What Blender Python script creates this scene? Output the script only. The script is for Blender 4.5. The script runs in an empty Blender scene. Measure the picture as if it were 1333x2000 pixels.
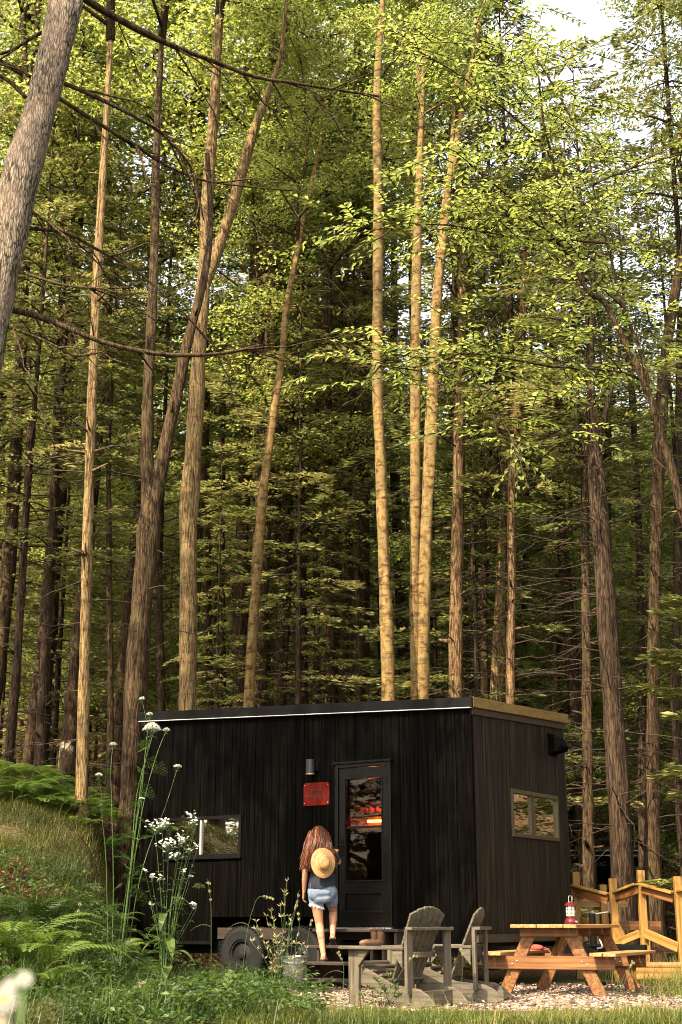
import bpy, bmesh, math, random
import numpy as np
from mathutils import Vector, Matrix
random.seed(7); RNG = np.random.default_rng(11)
SC = bpy.context.scene; COL = SC.collection
R = math.radians; V = Vector
# ---------------------------------------------------------------- camera
CAMH = 0.78; F = 2667.0; TH = R(16.7); CT, ST = math.cos(TH), math.sin(TH)
cd = bpy.data.cameras.new("camera"); cam = bpy.data.objects.new("camera", cd); COL.objects.link(cam)
cam.location = (0, 0, CAMH); cam.rotation_euler = (R(90) + TH, 0, 0)
cd.sensor_fit = 'VERTICAL'; cd.sensor_height = 36; cd.sensor_width = 24; cd.lens = 48; cd.clip_start = .1; cd.clip_end = 600
cd.dof.use_dof = True; cd.dof.focus_distance = 18.0; cd.dof.aperture_fstop = 3.2
SC.camera = cam
def P(px, py, D):
    """world point seen at photo pixel (px,py), D metres ahead of the camera"""
    u = (px - 666.5) / F; v = (1000 - py) / F; k = CT - v * ST
    return V((u / k * D, D, CAMH + (v * CT + ST) / k * D))
def PW(w, py, D):
    v = (1000 - py) / F; return w / F * D / (CT - v * ST)
# ---------------------------------------------------------------- objects
def tag(o, label=None, cat=None, group=None, kind=None):
    if label: o['label'] = label
    if cat: o['category'] = cat
    if group: o['group'] = group
    if kind: o['kind'] = kind
    return o
def thing(name, label, cat, loc=(0, 0, 0), rz=0.0, group=None):
    o = bpy.data.objects.new(name, None); COL.objects.link(o); o.location = loc; o.rotation_euler = (0, 0, rz)
    o.empty_display_size = .2
    return tag(o, label, cat, group)
def link(name, me, parent=None, mats=()):
    o = bpy.data.objects.new(name, me); COL.objects.link(o)
    for m in mats: me.materials.append(m)
    if parent is not None: o.parent = parent
    return o
def dup(root, loc=None, rz=None, label=None, sc=None):
    r = root.copy(); COL.objects.link(r)
    if loc is not None: r.location = loc
    if rz is not None: r.rotation_euler = (0, 0, rz)
    if sc is not None: r.scale = sc if hasattr(sc, '__len__') else (sc, sc, sc)
    if label: r['label'] = label
    for ch in list(root.children):
        c = ch.copy(); COL.objects.link(c); c.parent = r
        for g in list(ch.children):
            d = g.copy(); COL.objects.link(d); d.parent = c
    return r
class MB:
    """collects boards, tubes and turned shapes into one mesh; 'gc' = grain coordinates"""
    def __init__(s): s.v = []; s.f = []; s.g = []
    def add(s, vs, fs, gs=None):
        n = len(s.v); s.v += [tuple(x) for x in vs]; s.f += [tuple(i + n for i in q) for q in fs]
        s.g += [tuple(x) for x in (gs if gs is not None else vs)]
    def hexa(s, c, ax, ay, az, gs=None):
        c, ax, ay, az = V(c), V(ax), V(ay), V(az); vs = []; g = []
        o = (random.uniform(0, 50), random.uniform(0, 50), random.uniform(0, 50))
        lx, ly, lz = ax.length, ay.length, az.length
        for k in (-1, 1):
            for j in (-1, 1):
                for i in (-1, 1):
                    vs.append(c + ax * i + ay * j + az * k); g.append((i * lx + o[0], j * ly + o[1], k * lz + o[2]))
        s.add(vs, [(0, 2, 3, 1), (4, 5, 7, 6), (0, 1, 5, 4), (2, 6, 7, 3), (0, 4, 6, 2), (1, 3, 7, 5)], g)
    def box(s, x0, x1, y0, y1, z0, z1):
        # grain runs along the longest side
        d = [(x1 - x0) / 2, (y1 - y0) / 2, (z1 - z0) / 2]; c = ((x0 + x1) / 2, (y0 + y1) / 2, (z0 + z1) / 2)
        ax = [V((d[0], 0, 0)), V((0, d[1], 0)), V((0, 0, d[2]))]
        i = d.index(max(d)); s.hexa(c, ax[i], ax[(i + 1) % 3], ax[(i + 2) % 3])
    def bar(s, a, b, w, t, up=(0, 0, 1)):
        a, b = V(a), V(b); d = b - a; L = d.length; d.normalize(); up = V(up)
        sd = d.cross(up)
        if sd.length < 1e-4: sd = d.cross(V((1, 0, 0)))
        sd.normalize(); u = sd.cross(d); s.hexa((a + b) / 2, d * L / 2, sd * w / 2, u * t / 2)
    def tube(s, pts, rad, n=8, cap=True, rnd=None):
        pts = [V(p) for p in pts]; m = len(pts)
        if not hasattr(rad, '__len__'): rad = [rad] * m
        q = random.random() if rnd is None else rnd
        ref = None; vs = []; g = []; L = 0
        for i, p in enumerate(pts):
            d = (pts[min(i + 1, m - 1)] - pts[max(i - 1, 0)])
            d = d.normalized() if d.length > 1e-9 else V((0, 0, 1))
            if ref is None: ref = d.orthogonal().normalized()
            ref = ref - d * ref.dot(d); ref = ref.normalized() if ref.length > 1e-6 else d.orthogonal().normalized()
            w = d.cross(ref)
            if i: L += (p - pts[i - 1]).length
            for k in range(n):
                a = 2 * math.pi * k / n; r = rad[i]
                vs.append(p + (ref * math.cos(a) + w * math.sin(a)) * r); g.append((L, a / 6.283, q))
        fs = [(i * n + k, i * n + (k + 1) % n, (i + 1) * n + (k + 1) % n, (i + 1) * n + k) for i in range(m - 1) for k in range(n)]
        if cap and n > 2: fs += [tuple(range(n))[::-1], tuple(range((m - 1) * n, m * n))]
        s.add(vs, fs, g)
    def lathe(s, prof, c=(0, 0, 0), n=24, M=None):
        c = V(c); vs = []; g = []; m = len(prof)
        for (r, z) in prof:
            for k in range(n):
                a = 2 * math.pi * k / n; p = V((r * math.cos(a), r * math.sin(a), z))
                vs.append((M @ p if M else p) + c); g.append((p.x, p.y, z))
        fs = [(i * n + k, i * n + (k + 1) % n, (i + 1) * n + (k + 1) % n, (i + 1) * n + k) for i in range(m - 1) for k in range(n)]
        fs += [tuple(range(n))[::-1], tuple(range((m - 1) * n, m * n))]
        s.add(vs, fs, g)
    def prism(s, outline, off):
        """outline: closed list of 3D points, extruded by vector off"""
        n = len(outline); off = V(off); a = [V(p) for p in outline]; b = [p + off for p in a]
        o = (random.uniform(0, 50), random.uniform(0, 50), random.uniform(0, 50))
        s.add(a + b, [tuple(range(n))[::-1], tuple(range(n, 2 * n))] + [(i, (i + 1) % n, n + (i + 1) % n, n + i) for i in range(n)],
              [(p.y + o[0], p.z + o[1], p.x + o[2]) for p in a + b])
    def capsule(s, a, b, ra, rb, n=12):
        a, b = V(a), V(b); d = (b - a); L = d.length; d = d.normalized() if L > 1e-6 else V((0, 0, 1))
        pts = []; rr = []
        for i in range(5):
            t = math.pi / 2 * (1 - i / 4); pts.append(a - d * ra * math.sin(t)); rr.append(max(ra * math.cos(t), 1e-4))
        for i in range(5):
            t = math.pi / 2 * i / 4; pts.append(b + d * rb * math.sin(t)); rr.append(max(rb * math.cos(t), 1e-4))
        s.tube(pts, rr, n)
    def ball(s, c, rx, ry=None, rz=None, M=None, n=16):
        ry = rx if ry is None else ry; rz = rx if rz is None else rz; c = V(c); vs = []; m = 10
        for i in range(m + 1):
            t = math.pi * i / m - math.pi / 2
            for k in range(n):
                a = 2 * math.pi * k / n; q = max(math.cos(t), 1e-3)
                p = V((rx * q * math.cos(a), ry * q * math.sin(a), rz * math.sin(t))); vs.append((M @ p if M else p) + c)
        fs = [(i * n + k, i * n + (k + 1) % n, (i + 1) * n + (k + 1) % n, (i + 1) * n + k) for i in range(m) for k in range(n)]
        s.add(vs, fs + [tuple(range(n))[::-1], tuple(range(m * n, (m + 1) * n))])
    def mesh(s, name, bevel=0, smooth=False, orig=(0, 0, 0)):
        me = bpy.data.meshes.new(name); o = V(orig)
        me.from_pydata([(x - o.x, y - o.y, z - o.z) for x, y, z in s.v], [], s.f)
        at = me.attributes.new('gc', 'FLOAT_VECTOR', 'POINT'); at.data.foreach_set('vector', np.array(s.g, dtype=np.float32).ravel())
        if bevel:
            bm = bmesh.new(); bm.from_mesh(me); 
            bmesh.ops.bevel(bm, geom=[e for e in bm.edges if len(e.link_faces) == 2 and e.calc_face_angle(0) > .6], offset=bevel, segments=1, affect='EDGES', clamp_overlap=True)
            bm.to_mesh(me); bm.free()
        if smooth: me.shade_smooth() if hasattr(me, 'shade_smooth') else None
        me.update(); return me
    def build(s, name, mat, parent=None, bevel=0, smooth=False, orig=(0, 0, 0)):
        return link(name, s.mesh(name, bevel, smooth, orig), parent, [mat])
def evalmesh(o):
    bpy.context.view_layer.update(); dg = bpy.context.evaluated_depsgraph_get()
    return bpy.data.meshes.new_from_object(o.evaluated_get(dg))
def voxel(mb, name, size, it=4, smooth=True):
    me = mb.mesh(name); o = bpy.data.objects.new('tmp', me); COL.objects.link(o)
    m = o.modifiers.new('r', 'REMESH'); m.mode = 'VOXEL'; m.voxel_size = size
    if it: k = o.modifiers.new('s', 'SMOOTH'); k.factor = .5; k.iterations = it
    r = evalmesh(o); bpy.data.objects.remove(o); bpy.data.meshes.remove(me); r.name = name
    if smooth: r.shade_smooth()
    return r
def textmesh(body, size, name, ext=.0015):
    c = bpy.data.curves.new(name, 'FONT'); c.body = body; c.size = size; c.extrude = ext; c.align_x = 'CENTER'; c.align_y = 'CENTER'
    o = bpy.data.objects.new('tmp', c); COL.objects.link(o); me = evalmesh(o); bpy.data.objects.remove(o); me.name = name; return me
# ---------------------------------------------------------------- materials
def newmat(name):
    m = bpy.data.materials.new(name); m.use_nodes = True; nt = m.node_tree; nt.nodes.clear()
    out = nt.nodes.new('ShaderNodeOutputMaterial'); return m, nt, out
def N(nt, t, **kw):
    n = nt.nodes.new(t)
    for k, v in kw.items():
        if k.startswith('i_'):
            n.inputs[int(k[2:]) if k[2:].isdigit() else k[2:].replace('_', ' ')].default_value = v
        else: setattr(n, k, v)
    return n
def ramp(nt, stops):
    r = nt.nodes.new('ShaderNodeValToRGB'); e = r.color_ramp.elements
    while len(e) < len(stops): e.new(.5)
    for i, (p, c) in enumerate(stops): e[i].position = p; e[i].color = (*c, 1)
    return r
def nmat(name, stops, scale=(1, 1, 1), ns=5.0, detail=6.0, rough=.8, bump=.3, bdist=.01, coord='obj', spec=.3, metal=0.0, bscale=None, rough2=.6):
    m, nt, out = newmat(name); L = nt.links.new
    if coord == 'gc': src = N(nt, 'ShaderNodeAttribute', attribute_name='gc').outputs['Vector']
    else: src = N(nt, 'ShaderNodeTexCoord').outputs['Object']
    mp = N(nt, 'ShaderNodeMapping'); mp.inputs['Scale'].default_value = scale; L(src, mp.inputs[0])
    nz = N(nt, 'ShaderNodeTexNoise'); nz.inputs['Scale'].default_value = ns; nz.inputs['Detail'].default_value = detail; nz.inputs['Roughness'].default_value = rough2
    L(mp.outputs[0], nz.inputs['Vector'])
    rp = ramp(nt, stops); L(nz.outputs[0], rp.inputs[0])
    b = N(nt, 'ShaderNodeBsdfPrincipled'); b.inputs['Roughness'].default_value = rough; b.inputs['Specular IOR Level'].default_value = spec; b.inputs['Metallic'].default_value = metal
    L(rp.outputs[0], b.inputs['Base Color'])
    if bump:
        n2 = nz
        if bscale:
            n2 = N(nt, 'ShaderNodeTexNoise'); n2.inputs['Scale'].default_value = bscale; n2.inputs['Detail'].default_value = 4; L(mp.outputs[0], n2.inputs['Vector'])
        bp = N(nt, 'ShaderNodeBump'); bp.inputs['Strength'].default_value = bump; bp.inputs['Distance'].default_value = bdist
        L(n2.outputs[0], bp.inputs['Height']); L(bp.outputs[0], b.inputs['Normal'])
    L(b.outputs[0], out.inputs[0]); return m
def bark(name, dark, mid, light, zs=.22, ns=16, bump=.9, bd=.03, patch=None, vw=.16, scars=0):
    m, nt, out = newmat(name); L = nt.links.new
    tc = N(nt, 'ShaderNodeTexCoord'); mp = N(nt, 'ShaderNodeMapping'); mp.inputs['Scale'].default_value = (1, 1, zs); L(tc.outputs['Object'], mp.inputs[0])
    n1 = N(nt, 'ShaderNodeTexNoise'); n1.inputs['Scale'].default_value = ns; n1.inputs['Detail'].default_value = 8; n1.inputs['Roughness'].default_value = .65; L(mp.outputs[0], n1.inputs['Vector'])
    vo = N(nt, 'ShaderNodeTexVoronoi', feature='DISTANCE_TO_EDGE'); vo.inputs['Scale'].default_value = ns * 1.3; L(mp.outputs[0], vo.inputs['Vector'])
    mr = N(nt, 'ShaderNodeMapRange'); mr.inputs['From Max'].default_value = .25; L(vo.outputs['Distance'], mr.inputs[0])
    mx = N(nt, 'ShaderNodeMath', operation='MULTIPLY_ADD'); mx.inputs[1].default_value = vw; L(mr.outputs[0], mx.inputs[0]); 
    m2 = N(nt, 'ShaderNodeMath', operation='MULTIPLY'); m2.inputs[1].default_value = 1.12 - vw; L(n1.outputs[0], m2.inputs[0]); L(m2.outputs[0], mx.inputs[2])
    rp = ramp(nt, [(.42, dark), (.54, mid), (.7, light)]); L(mx.outputs[0], rp.inputs[0]); col = rp.outputs[0]
    if patch:
        n3 = N(nt, 'ShaderNodeTexNoise'); n3.inputs['Scale'].default_value = 2.2; n3.inputs['Detail'].default_value = 5; L(tc.outputs['Object'], n3.inputs['Vector'])
        r3 = ramp(nt, [(.5, (0, 0, 0)), (.62, (1, 1, 1))]); L(n3.outputs[0], r3.inputs[0])
        mc = N(nt, 'ShaderNodeMix', data_type='RGBA'); mc.inputs[7].default_value = (*patch, 1); L(r3.outputs[0], mc.inputs[0]); L(col, mc.inputs[6]); col = mc.outputs[2]
    if scars:   # dark ring scars, eye marks and greenish lichen
        m4 = N(nt, 'ShaderNodeMapping'); m4.inputs['Scale'].default_value = (2.2, 2.2, 7); L(tc.outputs['Object'], m4.inputs[0])
        n4 = N(nt, 'ShaderNodeTexNoise'); n4.inputs['Scale'].default_value = 1.6; n4.inputs['Detail'].default_value = 6; n4.inputs['Roughness'].default_value = .7; L(m4.outputs[0], n4.inputs['Vector'])
        r4 = ramp(nt, [(.53, (1, 1, 1)), (.6, (.5, .42, .34)), (.68, (.16, .12, .09))]); L(n4.outputs[0], r4.inputs[0])
        m5 = N(nt, 'ShaderNodeMix', data_type='RGBA', blend_type='MULTIPLY'); m5.inputs[0].default_value = scars; L(col, m5.inputs[6]); L(r4.outputs[0], m5.inputs[7]); col = m5.outputs[2]
        n5 = N(nt, 'ShaderNodeTexNoise'); n5.inputs['Scale'].default_value = 3.1; n5.inputs['Detail'].default_value = 7; L(tc.outputs['Object'], n5.inputs['Vector']); r5 = ramp(nt, [(.54, (0, 0, 0)), (.68, (.5 * scars, .5 * scars, .5 * scars))]); L(n5.outputs[0], r5.inputs[0])
        m6 = N(nt, 'ShaderNodeMix', data_type='RGBA'); m6.inputs[7].default_value = (.14, .13, .055, 1); L(r5.outputs[0], m6.inputs[0]); L(col, m6.inputs[6]); col = m6.outputs[2]
    b = N(nt, 'ShaderNodeBsdfPrincipled'); b.inputs['Roughness'].default_value = .9; b.inputs['Specular IOR Level'].default_value = .15; L(col, b.inputs['Base Color'])
    bp = N(nt, 'ShaderNodeBump'); bp.inputs['Strength'].default_value = bump; bp.inputs['Distance'].default_value = bd; L(mx.outputs[0], bp.inputs['Height']); L(bp.outputs[0], b.inputs['Normal'])
    L(b.outputs[0], out.inputs[0]); return m
def leafmat(name, stops, tstops, trans=.45, rough=.5, spec=.35, objvar=.25):
    m, nt, out = newmat(name); L = nt.links.new
    at = N(nt, 'ShaderNodeAttribute', attribute_name='rnd'); oi = N(nt, 'ShaderNodeObjectInfo')
    a1 = N(nt, 'ShaderNodeMath', operation='MULTIPLY_ADD'); a1.inputs[1].default_value = objvar; a1.inputs[2].default_value = -objvar / 2; L(oi.outputs['Random'], a1.inputs[0])
    a2 = N(nt, 'ShaderNodeMath', operation='ADD'); L(at.outputs['Fac'], a2.inputs[0]); L(a1.outputs[0], a2.inputs[1])
    r1 = ramp(nt, stops); r2 = ramp(nt, tstops); L(a2.outputs[0], r1.inputs[0]); L(a2.outputs[0], r2.inputs[0])
    b = N(nt, 'ShaderNodeBsdfPrincipled'); b.inputs['Roughness'].default_value = rough; b.inputs['Specular IOR Level'].default_value = spec; L(r1.outputs[0], b.inputs['Base Color'])
    t = N(nt, 'ShaderNodeBsdfTranslucent'); L(r2.outputs[0], t.inputs[0])
    mx = N(nt, 'ShaderNodeMixShader'); mx.inputs[0].default_value = trans; L(b.outputs[0], mx.inputs[1]); L(t.outputs[0], mx.inputs[2]); L(mx.outputs[0], out.inputs[0]); return m
def plain(name, c, rough=.6, metal=0.0, spec=.4, emit=None, es=0):
    m, nt, out = newmat(name); b = N(nt, 'ShaderNodeBsdfPrincipled'); b.inputs['Base Color'].default_value = (*c, 1); b.inputs['Roughness'].default_value = rough
    b.inputs['Metallic'].default_value = metal; b.inputs['Specular IOR Level'].default_value = spec
    # slight wear: noise on the roughness
    nz = N(nt, 'ShaderNodeTexNoise'); nz.inputs['Scale'].default_value = 30; mr = N(nt, 'ShaderNodeMapRange'); mr.inputs['To Min'].default_value = max(0, rough - .1); mr.inputs['To Max'].default_value = min(1, rough + .12)
    nt.links.new(nz.outputs[0], mr.inputs[0]); nt.links.new(mr.outputs[0], b.inputs['Roughness'])
    if emit: b.inputs['Emission Color'].default_value = (*emit, 1); b.inputs['Emission Strength'].default_value = es
    nt.links.new(b.outputs[0], out.inputs[0]); return m
def glassmat(name, tint, refl=.12):
    m, nt, out = newmat(name); L = nt.links.new
    t = N(nt, 'ShaderNodeBsdfTransparent'); t.inputs[0].default_value = (*tint, 1); g = N(nt, 'ShaderNodeBsdfGlossy'); g.inputs['Roughness'].default_value = .015; g.inputs[0].default_value = (.95, .9, .8, 1)
    fr = N(nt, 'ShaderNodeFresnel'); fr.inputs[0].default_value = 1.5; ad = N(nt, 'ShaderNodeMath', operation='ADD'); ad.inputs[1].default_value = refl; L(fr.outputs[0], ad.inputs[0])
    mx = N(nt, 'ShaderNodeMixShader'); L(ad.outputs[0], mx.inputs[0]); L(t.outputs[0], mx.inputs[1]); L(g.outputs[0], mx.inputs[2]); L(mx.outputs[0], out.inputs[0]); return m
M = {}
M['bark_grey'] = bark('bark_grey', (.03, .023, .018), (.19, .155, .12), (.42, .37, .3), zs=.2, ns=34, vw=.22, patch=(.17, .12, .09))
M['bark_tan'] = bark('bark_tan', (.06, .035, .016), (.22, .14, .06), (.4, .28, .13), zs=.09, ns=34, scars=.6)
M['bark_brown'] = bark('bark_brown', (.014, .008, .005), (.075, .04, .02), (.17, .1, .05), zs=.1, ns=30, scars=.5)
M['bark_warm'] = bark('bark_warm', (.014, .008, .005), (.085, .047, .022), (.2, .125, .06), zs=.1, ns=30, scars=.5)  # paler copy of bark_brown: warm light on the trunks put in its colour
M['bark_dark'] = bark('bark_dark', (.01, .006, .004), (.05, .027, .015), (.12, .07, .04), zs=.1, ns=30)
M['bark_smooth'] = bark('bark_smooth', (.14, .09, .035), (.42, .28, .09), (.6, .44, .17), vw=.02, scars=1.0, zs=.6, ns=11, bump=.4, bd=.014, patch=(.2, .14, .06))
M['twig'] = nmat('twig', [(.3, (.03, .018, .012)), (.7, (.1, .06, .04))], ns=20, rough=.9)
M['twig_pale'] = nmat('twig_pale', [(.3, (.12, .09, .06)), (.7, (.34, .27, .19))], ns=20, rough=.9)
LS = [(.05, (.045, .06, .012)), (.5, (.11, .132, .027)), (.95, (.2, .205, .05))]
LT = [(.05, (.15, .19, .028)), (.5, (.4, .43, .07)), (.95, (.66, .62, .14))]
M['leaf'] = leafmat('leaf', LS, LT, trans=.5)
M['leaf_bright'] = leafmat('leaf_bright', [(.05, (.06, .085, .018)), (.5, (.12, .145, .03)), (.95, (.19, .2, .05))], [(.05, (.16, .2, .03)), (.5, (.33, .37, .06)), (.95, (.52, .52, .12))], trans=.52)
M['needle'] = leafmat('needle', [(.05, (.065, .075, .022)), (.5, (.15, .16, .045)), (.95, (.33, .27, .11))], [(.05, (.11, .13, .03)), (.5, (.27, .28, .06)), (.95, (.48, .39, .13))], trans=.4, rough=.6)
M['fern'] = leafmat('fern', [(.05, (.035, .075, .01)), (.5, (.085, .15, .018)), (.95, (.15, .2, .028))], [(.05, (.06, .12, .012)), (.95, (.3, .4, .05))], trans=.4, objvar=.5)
M['grass'] = leafmat('grass', [(.05, (.035, .06, .01)), (.45, (.08, .11, .018)), (.75, (.17, .16, .035)), (1, (.3, .23, .08))], [(.05, (.06, .1, .012)), (.6, (.16, .19, .03)), (1, (.3, .24, .08))], trans=.35)
M['bank_grass'] = leafmat('bank_grass', [(.05, (.03, .04, .009)), (.45, (.075, .075, .015)), (.75, (.16, .115, .03)), (1, (.3, .21, .07))], [(.05, (.05, .06, .012)), (.6, (.13, .11, .025)), (1, (.28, .2, .06))], trans=.3)
M['weed'] = leafmat('weed', [(.05, (.018, .045, .009)), (.5, (.05, .1, .018)), (.95, (.11, .16, .03))], [(.05, (.04, .09, .012)), (.95, (.2, .28, .05))], trans=.4)
M['straw'] = leafmat('straw', [(.1, (.14, .13, .05)), (.9, (.36, .31, .16))], [(.1, (.14, .13, .05)), (.9, (.34, .3, .15))], trans=.25)
M['petal'] = leafmat('petal', [(.1, (.62, .66, .5)), (.9, (.85, .85, .78))], [(.1, (.5, .55, .4)), (.9, (.7, .7, .6))], trans=.3)
M['stem'] = leafmat('stem', [(.1, (.06, .11, .025)), (.9, (.14, .19, .05))], [(.1, (.06, .1, .02)), (.9, (.1, .15, .03))], trans=.15)
M['yolk'] = plain('yolk', (.7, .42, .05), .8)
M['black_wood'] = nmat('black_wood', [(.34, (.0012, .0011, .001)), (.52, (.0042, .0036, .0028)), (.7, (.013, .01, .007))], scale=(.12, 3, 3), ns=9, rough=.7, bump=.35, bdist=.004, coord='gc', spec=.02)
M['black_wood_side'] = nmat('black_wood_side', [(.33, (.005, .0036, .0022)), (.52, (.017, .012, .007)), (.7, (.055, .038, .022))], scale=(.12, 3, 3), ns=9, rough=.65, bump=.4, bdist=.004, coord='gc', spec=.15)  # paler copy of black_wood: light on the side wall put in the colour
M['black_metal'] = nmat('black_metal', [(.3, (.008, .008, .008)), (.8, (.014, .012, .01))], ns=12, rough=.5, bump=.03, spec=.1)
M['drip_edge'] = plain('drip_edge', (.75, .74, .7), .35, .3)
M['fascia_gold'] = nmat('fascia_gold', [(.3, (.11, .075, .03)), (.6, (.2, .14, .055)), (.85, (.28, .2, .09))], scale=(1, 1, 3), ns=6, rough=.42, bump=.05, spec=.5, metal=.35)  # golden light on the side fascia is put into its base colour
M['trim_brown'] = nmat('trim_brown', [(.3, (.018, .012, .007)), (.7, (.05, .034, .02))], scale=(.3, 3, 3), ns=8, rough=.6, coord='gc')
M['win_frame'] = plain('win_frame', (.07, .055, .03), .4, .4)
M['white_frame'] = plain('white_frame', (.6, .6, .56), .5)
M['door'] = nmat('door', [(.3, (.003, .0027, .002)), (.8, (.007, .0058, .004))], ns=5, rough=.3, bump=.03, spec=.18)
M['glass'] = glassmat('glass', (.8, .72, .66), -.034)
M['glass_win'] = glassmat('glass_win', (.06, .06, .055), .5)
M['rust'] = nmat('rust', [(.3, (.16, .02, .01)), (.55, (.5, .055, .02)), (.8, (.62, .12, .025))], ns=7, rough=.75, bump=.08, spec=.08)
M['ink'] = plain('ink', (.02, .012, .01), .7)
M['red_wall'] = nmat('red_wall', [(.3, (.1, .014, .008)), (.7, (.2, .035, .018))], scale=(.3, 3, 3), ns=5, rough=.6, coord='gc')
M['dark_shelf'] = plain('dark_shelf', (.02, .012, .01), .6)
M['led'] = plain('led', (1, .5, .1), .5, emit=(1, .42, .05), es=7)
M['tyre'] = nmat('tyre', [(.3, (.012, .011, .01)), (.8, (.035, .03, .026))], ns=20, rough=.85, bump=.2)
M['rim'] = plain('rim', (.05, .05, .05), .5, .6)
M['step_wood'] = nmat('step_wood', [(.25, (.03, .02, .013)), (.6, (.08, .055, .037)), (.85, (.15, .105, .075))], scale=(.25, 3, 3), ns=8, rough=.5, coord='gc', spec=.4)
M['chair'] = nmat('chair', [(.34, (.07, .062, .046)), (.5, (.14, .122, .088)), (.66, (.21, .185, .135))], scale=(.3, 4, 4), ns=10, rough=.6, bump=.2, bdist=.003, coord='gc', spec=.3)
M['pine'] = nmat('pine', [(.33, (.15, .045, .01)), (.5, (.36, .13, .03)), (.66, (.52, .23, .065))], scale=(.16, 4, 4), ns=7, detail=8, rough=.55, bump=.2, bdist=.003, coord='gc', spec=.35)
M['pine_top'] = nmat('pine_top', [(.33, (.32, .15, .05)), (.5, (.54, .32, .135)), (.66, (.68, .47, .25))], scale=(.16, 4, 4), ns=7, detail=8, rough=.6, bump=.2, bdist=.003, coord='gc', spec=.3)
M['deckwood'] = nmat('deckwood', [(.33, (.28, .12, .02)), (.5, (.5, .26, .045)), (.66, (.64, .39, .09))], scale=(.16, 4, 4), ns=7, detail=8, rough=.6, bump=.2, bdist=.003, coord='gc', spec=.3)
M['red_paint'] = plain('red_paint', (.3, .008, .02), .22, spec=.6)
M['globe'] = plain('globe', (.72, .66, .5), .35)
M['steel'] = plain('steel', (.6, .6, .58), .25, .9)
M['galv'] = nmat('galv', [(.3, (.3, .31, .31)), (.8, (.52, .53, .52))], ns=25, rough=.35, metal=.8, bump=.05)
M['red_cloth'] = nmat('red_cloth', [(.3, (.2, .03, .025)), (.8, (.42, .08, .06))], ns=20, rough=.9)
M['boot'] = nmat('boot', [(.3, (.22, .1, .04)), (.8, (.45, .25, .12))], ns=14, rough=.7, bump=.15)
M['boot_dark'] = plain('boot_dark', (.03, .018, .012), .7)
M['skin'] = nmat('skin', [(.3, (.42, .19, .1)), (.7, (.55, .28, .16))], ns=6, rough=.5, bump=.02, spec=.35)
M['shirt'] = nmat('shirt', [(.3, (.012, .015, .024)), (.8, (.03, .034, .048))], ns=9, rough=.9, bump=.5, bdist=.012)
M['denim'] = nmat('denim', [(.25, (.18, .22, .27)), (.55, (.32, .37, .42)), (.85, (.52, .56, .6))], ns=9, rough=.9, bump=.4, bdist=.008, bscale=14)
M['ribbon'] = plain('ribbon', (.75, .62, .48), .8)
M['sandal'] = plain('sandal', (.2, .08, .04), .7); M['sole'] = plain('sole', (.02, .016, .014), .9)
M['eye'] = plain('eye', (.7, .68, .62), .3); M['lip'] = plain('lip', (.45, .15, .11), .5)
def hairmat():
    m, nt, out = newmat('hair'); L = nt.links.new
    at = N(nt, 'ShaderNodeAttribute', attribute_name='gc'); sp = N(nt, 'ShaderNodeSeparateXYZ'); L(at.outputs['Vector'], sp.inputs[0])
    a = N(nt, 'ShaderNodeMath', operation='MULTIPLY_ADD'); a.inputs[1].default_value = .75; L(sp.outputs[0], a.inputs[0]); b_ = N(nt, 'ShaderNodeMath', operation='MULTIPLY'); b_.inputs[1].default_value = .85; L(sp.outputs[2], b_.inputs[0]); L(b_.outputs[0], a.inputs[2])
    rp = ramp(nt, [(.05, (.035, .01, .005)), (.4, (.14, .042, .014)), (.8, (.36, .16, .06)), (1, (.5, .3, .14))]); L(a.outputs[0], rp.inputs[0])
    b = N(nt, 'ShaderNodeBsdfPrincipled'); b.inputs['Roughness'].default_value = .42; b.inputs['Specular IOR Level'].default_value = .5; L(rp.outputs[0], b.inputs['Base Color']); L(b.outputs[0], out.inputs[0]); return m
M['hair'] = hairmat()
def strawhat():
    m, nt, out = newmat('straw_weave'); L = nt.links.new
    at = N(nt, 'ShaderNodeAttribute', attribute_name='gc'); ln = N(nt, 'ShaderNodeVectorMath', operation='LENGTH'); sp = N(nt, 'ShaderNodeSeparateXYZ'); L(at.outputs['Vector'], sp.inputs[0])
    cx = N(nt, 'ShaderNodeCombineXYZ'); L(sp.outputs[0], cx.inputs[0]); L(sp.outputs[1], cx.inputs[1]); L(cx.outputs[0], ln.inputs[0])
    ad = N(nt, 'ShaderNodeMath', operation='MULTIPLY_ADD'); ad.inputs[1].default_value = 1.2; L(sp.outputs[2], ad.inputs[0]); L(ln.outputs['Value'], ad.inputs[2])
    mu = N(nt, 'ShaderNodeMath', operation='MULTIPLY'); mu.inputs[1].default_value = 520; L(ad.outputs[0], mu.inputs[0]); si = N(nt, 'ShaderNodeMath', operation='SINE'); L(mu.outputs[0], si.inputs[0])
    nz = N(nt, 'ShaderNodeTexNoise'); nz.inputs['Scale'].default_value = 60; L(at.outputs['Vector'], nz.inputs['Vector'])
    a3 = N(nt, 'ShaderNodeMath', operation='MULTIPLY_ADD'); a3.inputs[1].default_value = .18; L(si.outputs[0], a3.inputs[0]); L(nz.outputs[0], a3.inputs[2])
    rp = ramp(nt, [(.2, (.3, .16, .045)), (.5, (.58, .36, .12)), (.8, (.72, .52, .24))]); L(a3.outputs[0], rp.inputs[0])
    b = N(nt, 'ShaderNodeBsdfPrincipled'); b.inputs['Roughness'].default_value = .6; L(rp.outputs[0], b.inputs['Base Color'])
    bp = N(nt, 'ShaderNodeBump'); bp.inputs['Strength'].default_value = .5; bp.inputs['Distance'].default_value = .003; L(a3.outputs[0], bp.inputs['Height']); L(bp.outputs[0], b.inputs['Normal'])
    L(b.outputs[0], out.inputs[0]); return m
M['hat'] = strawhat()
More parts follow.
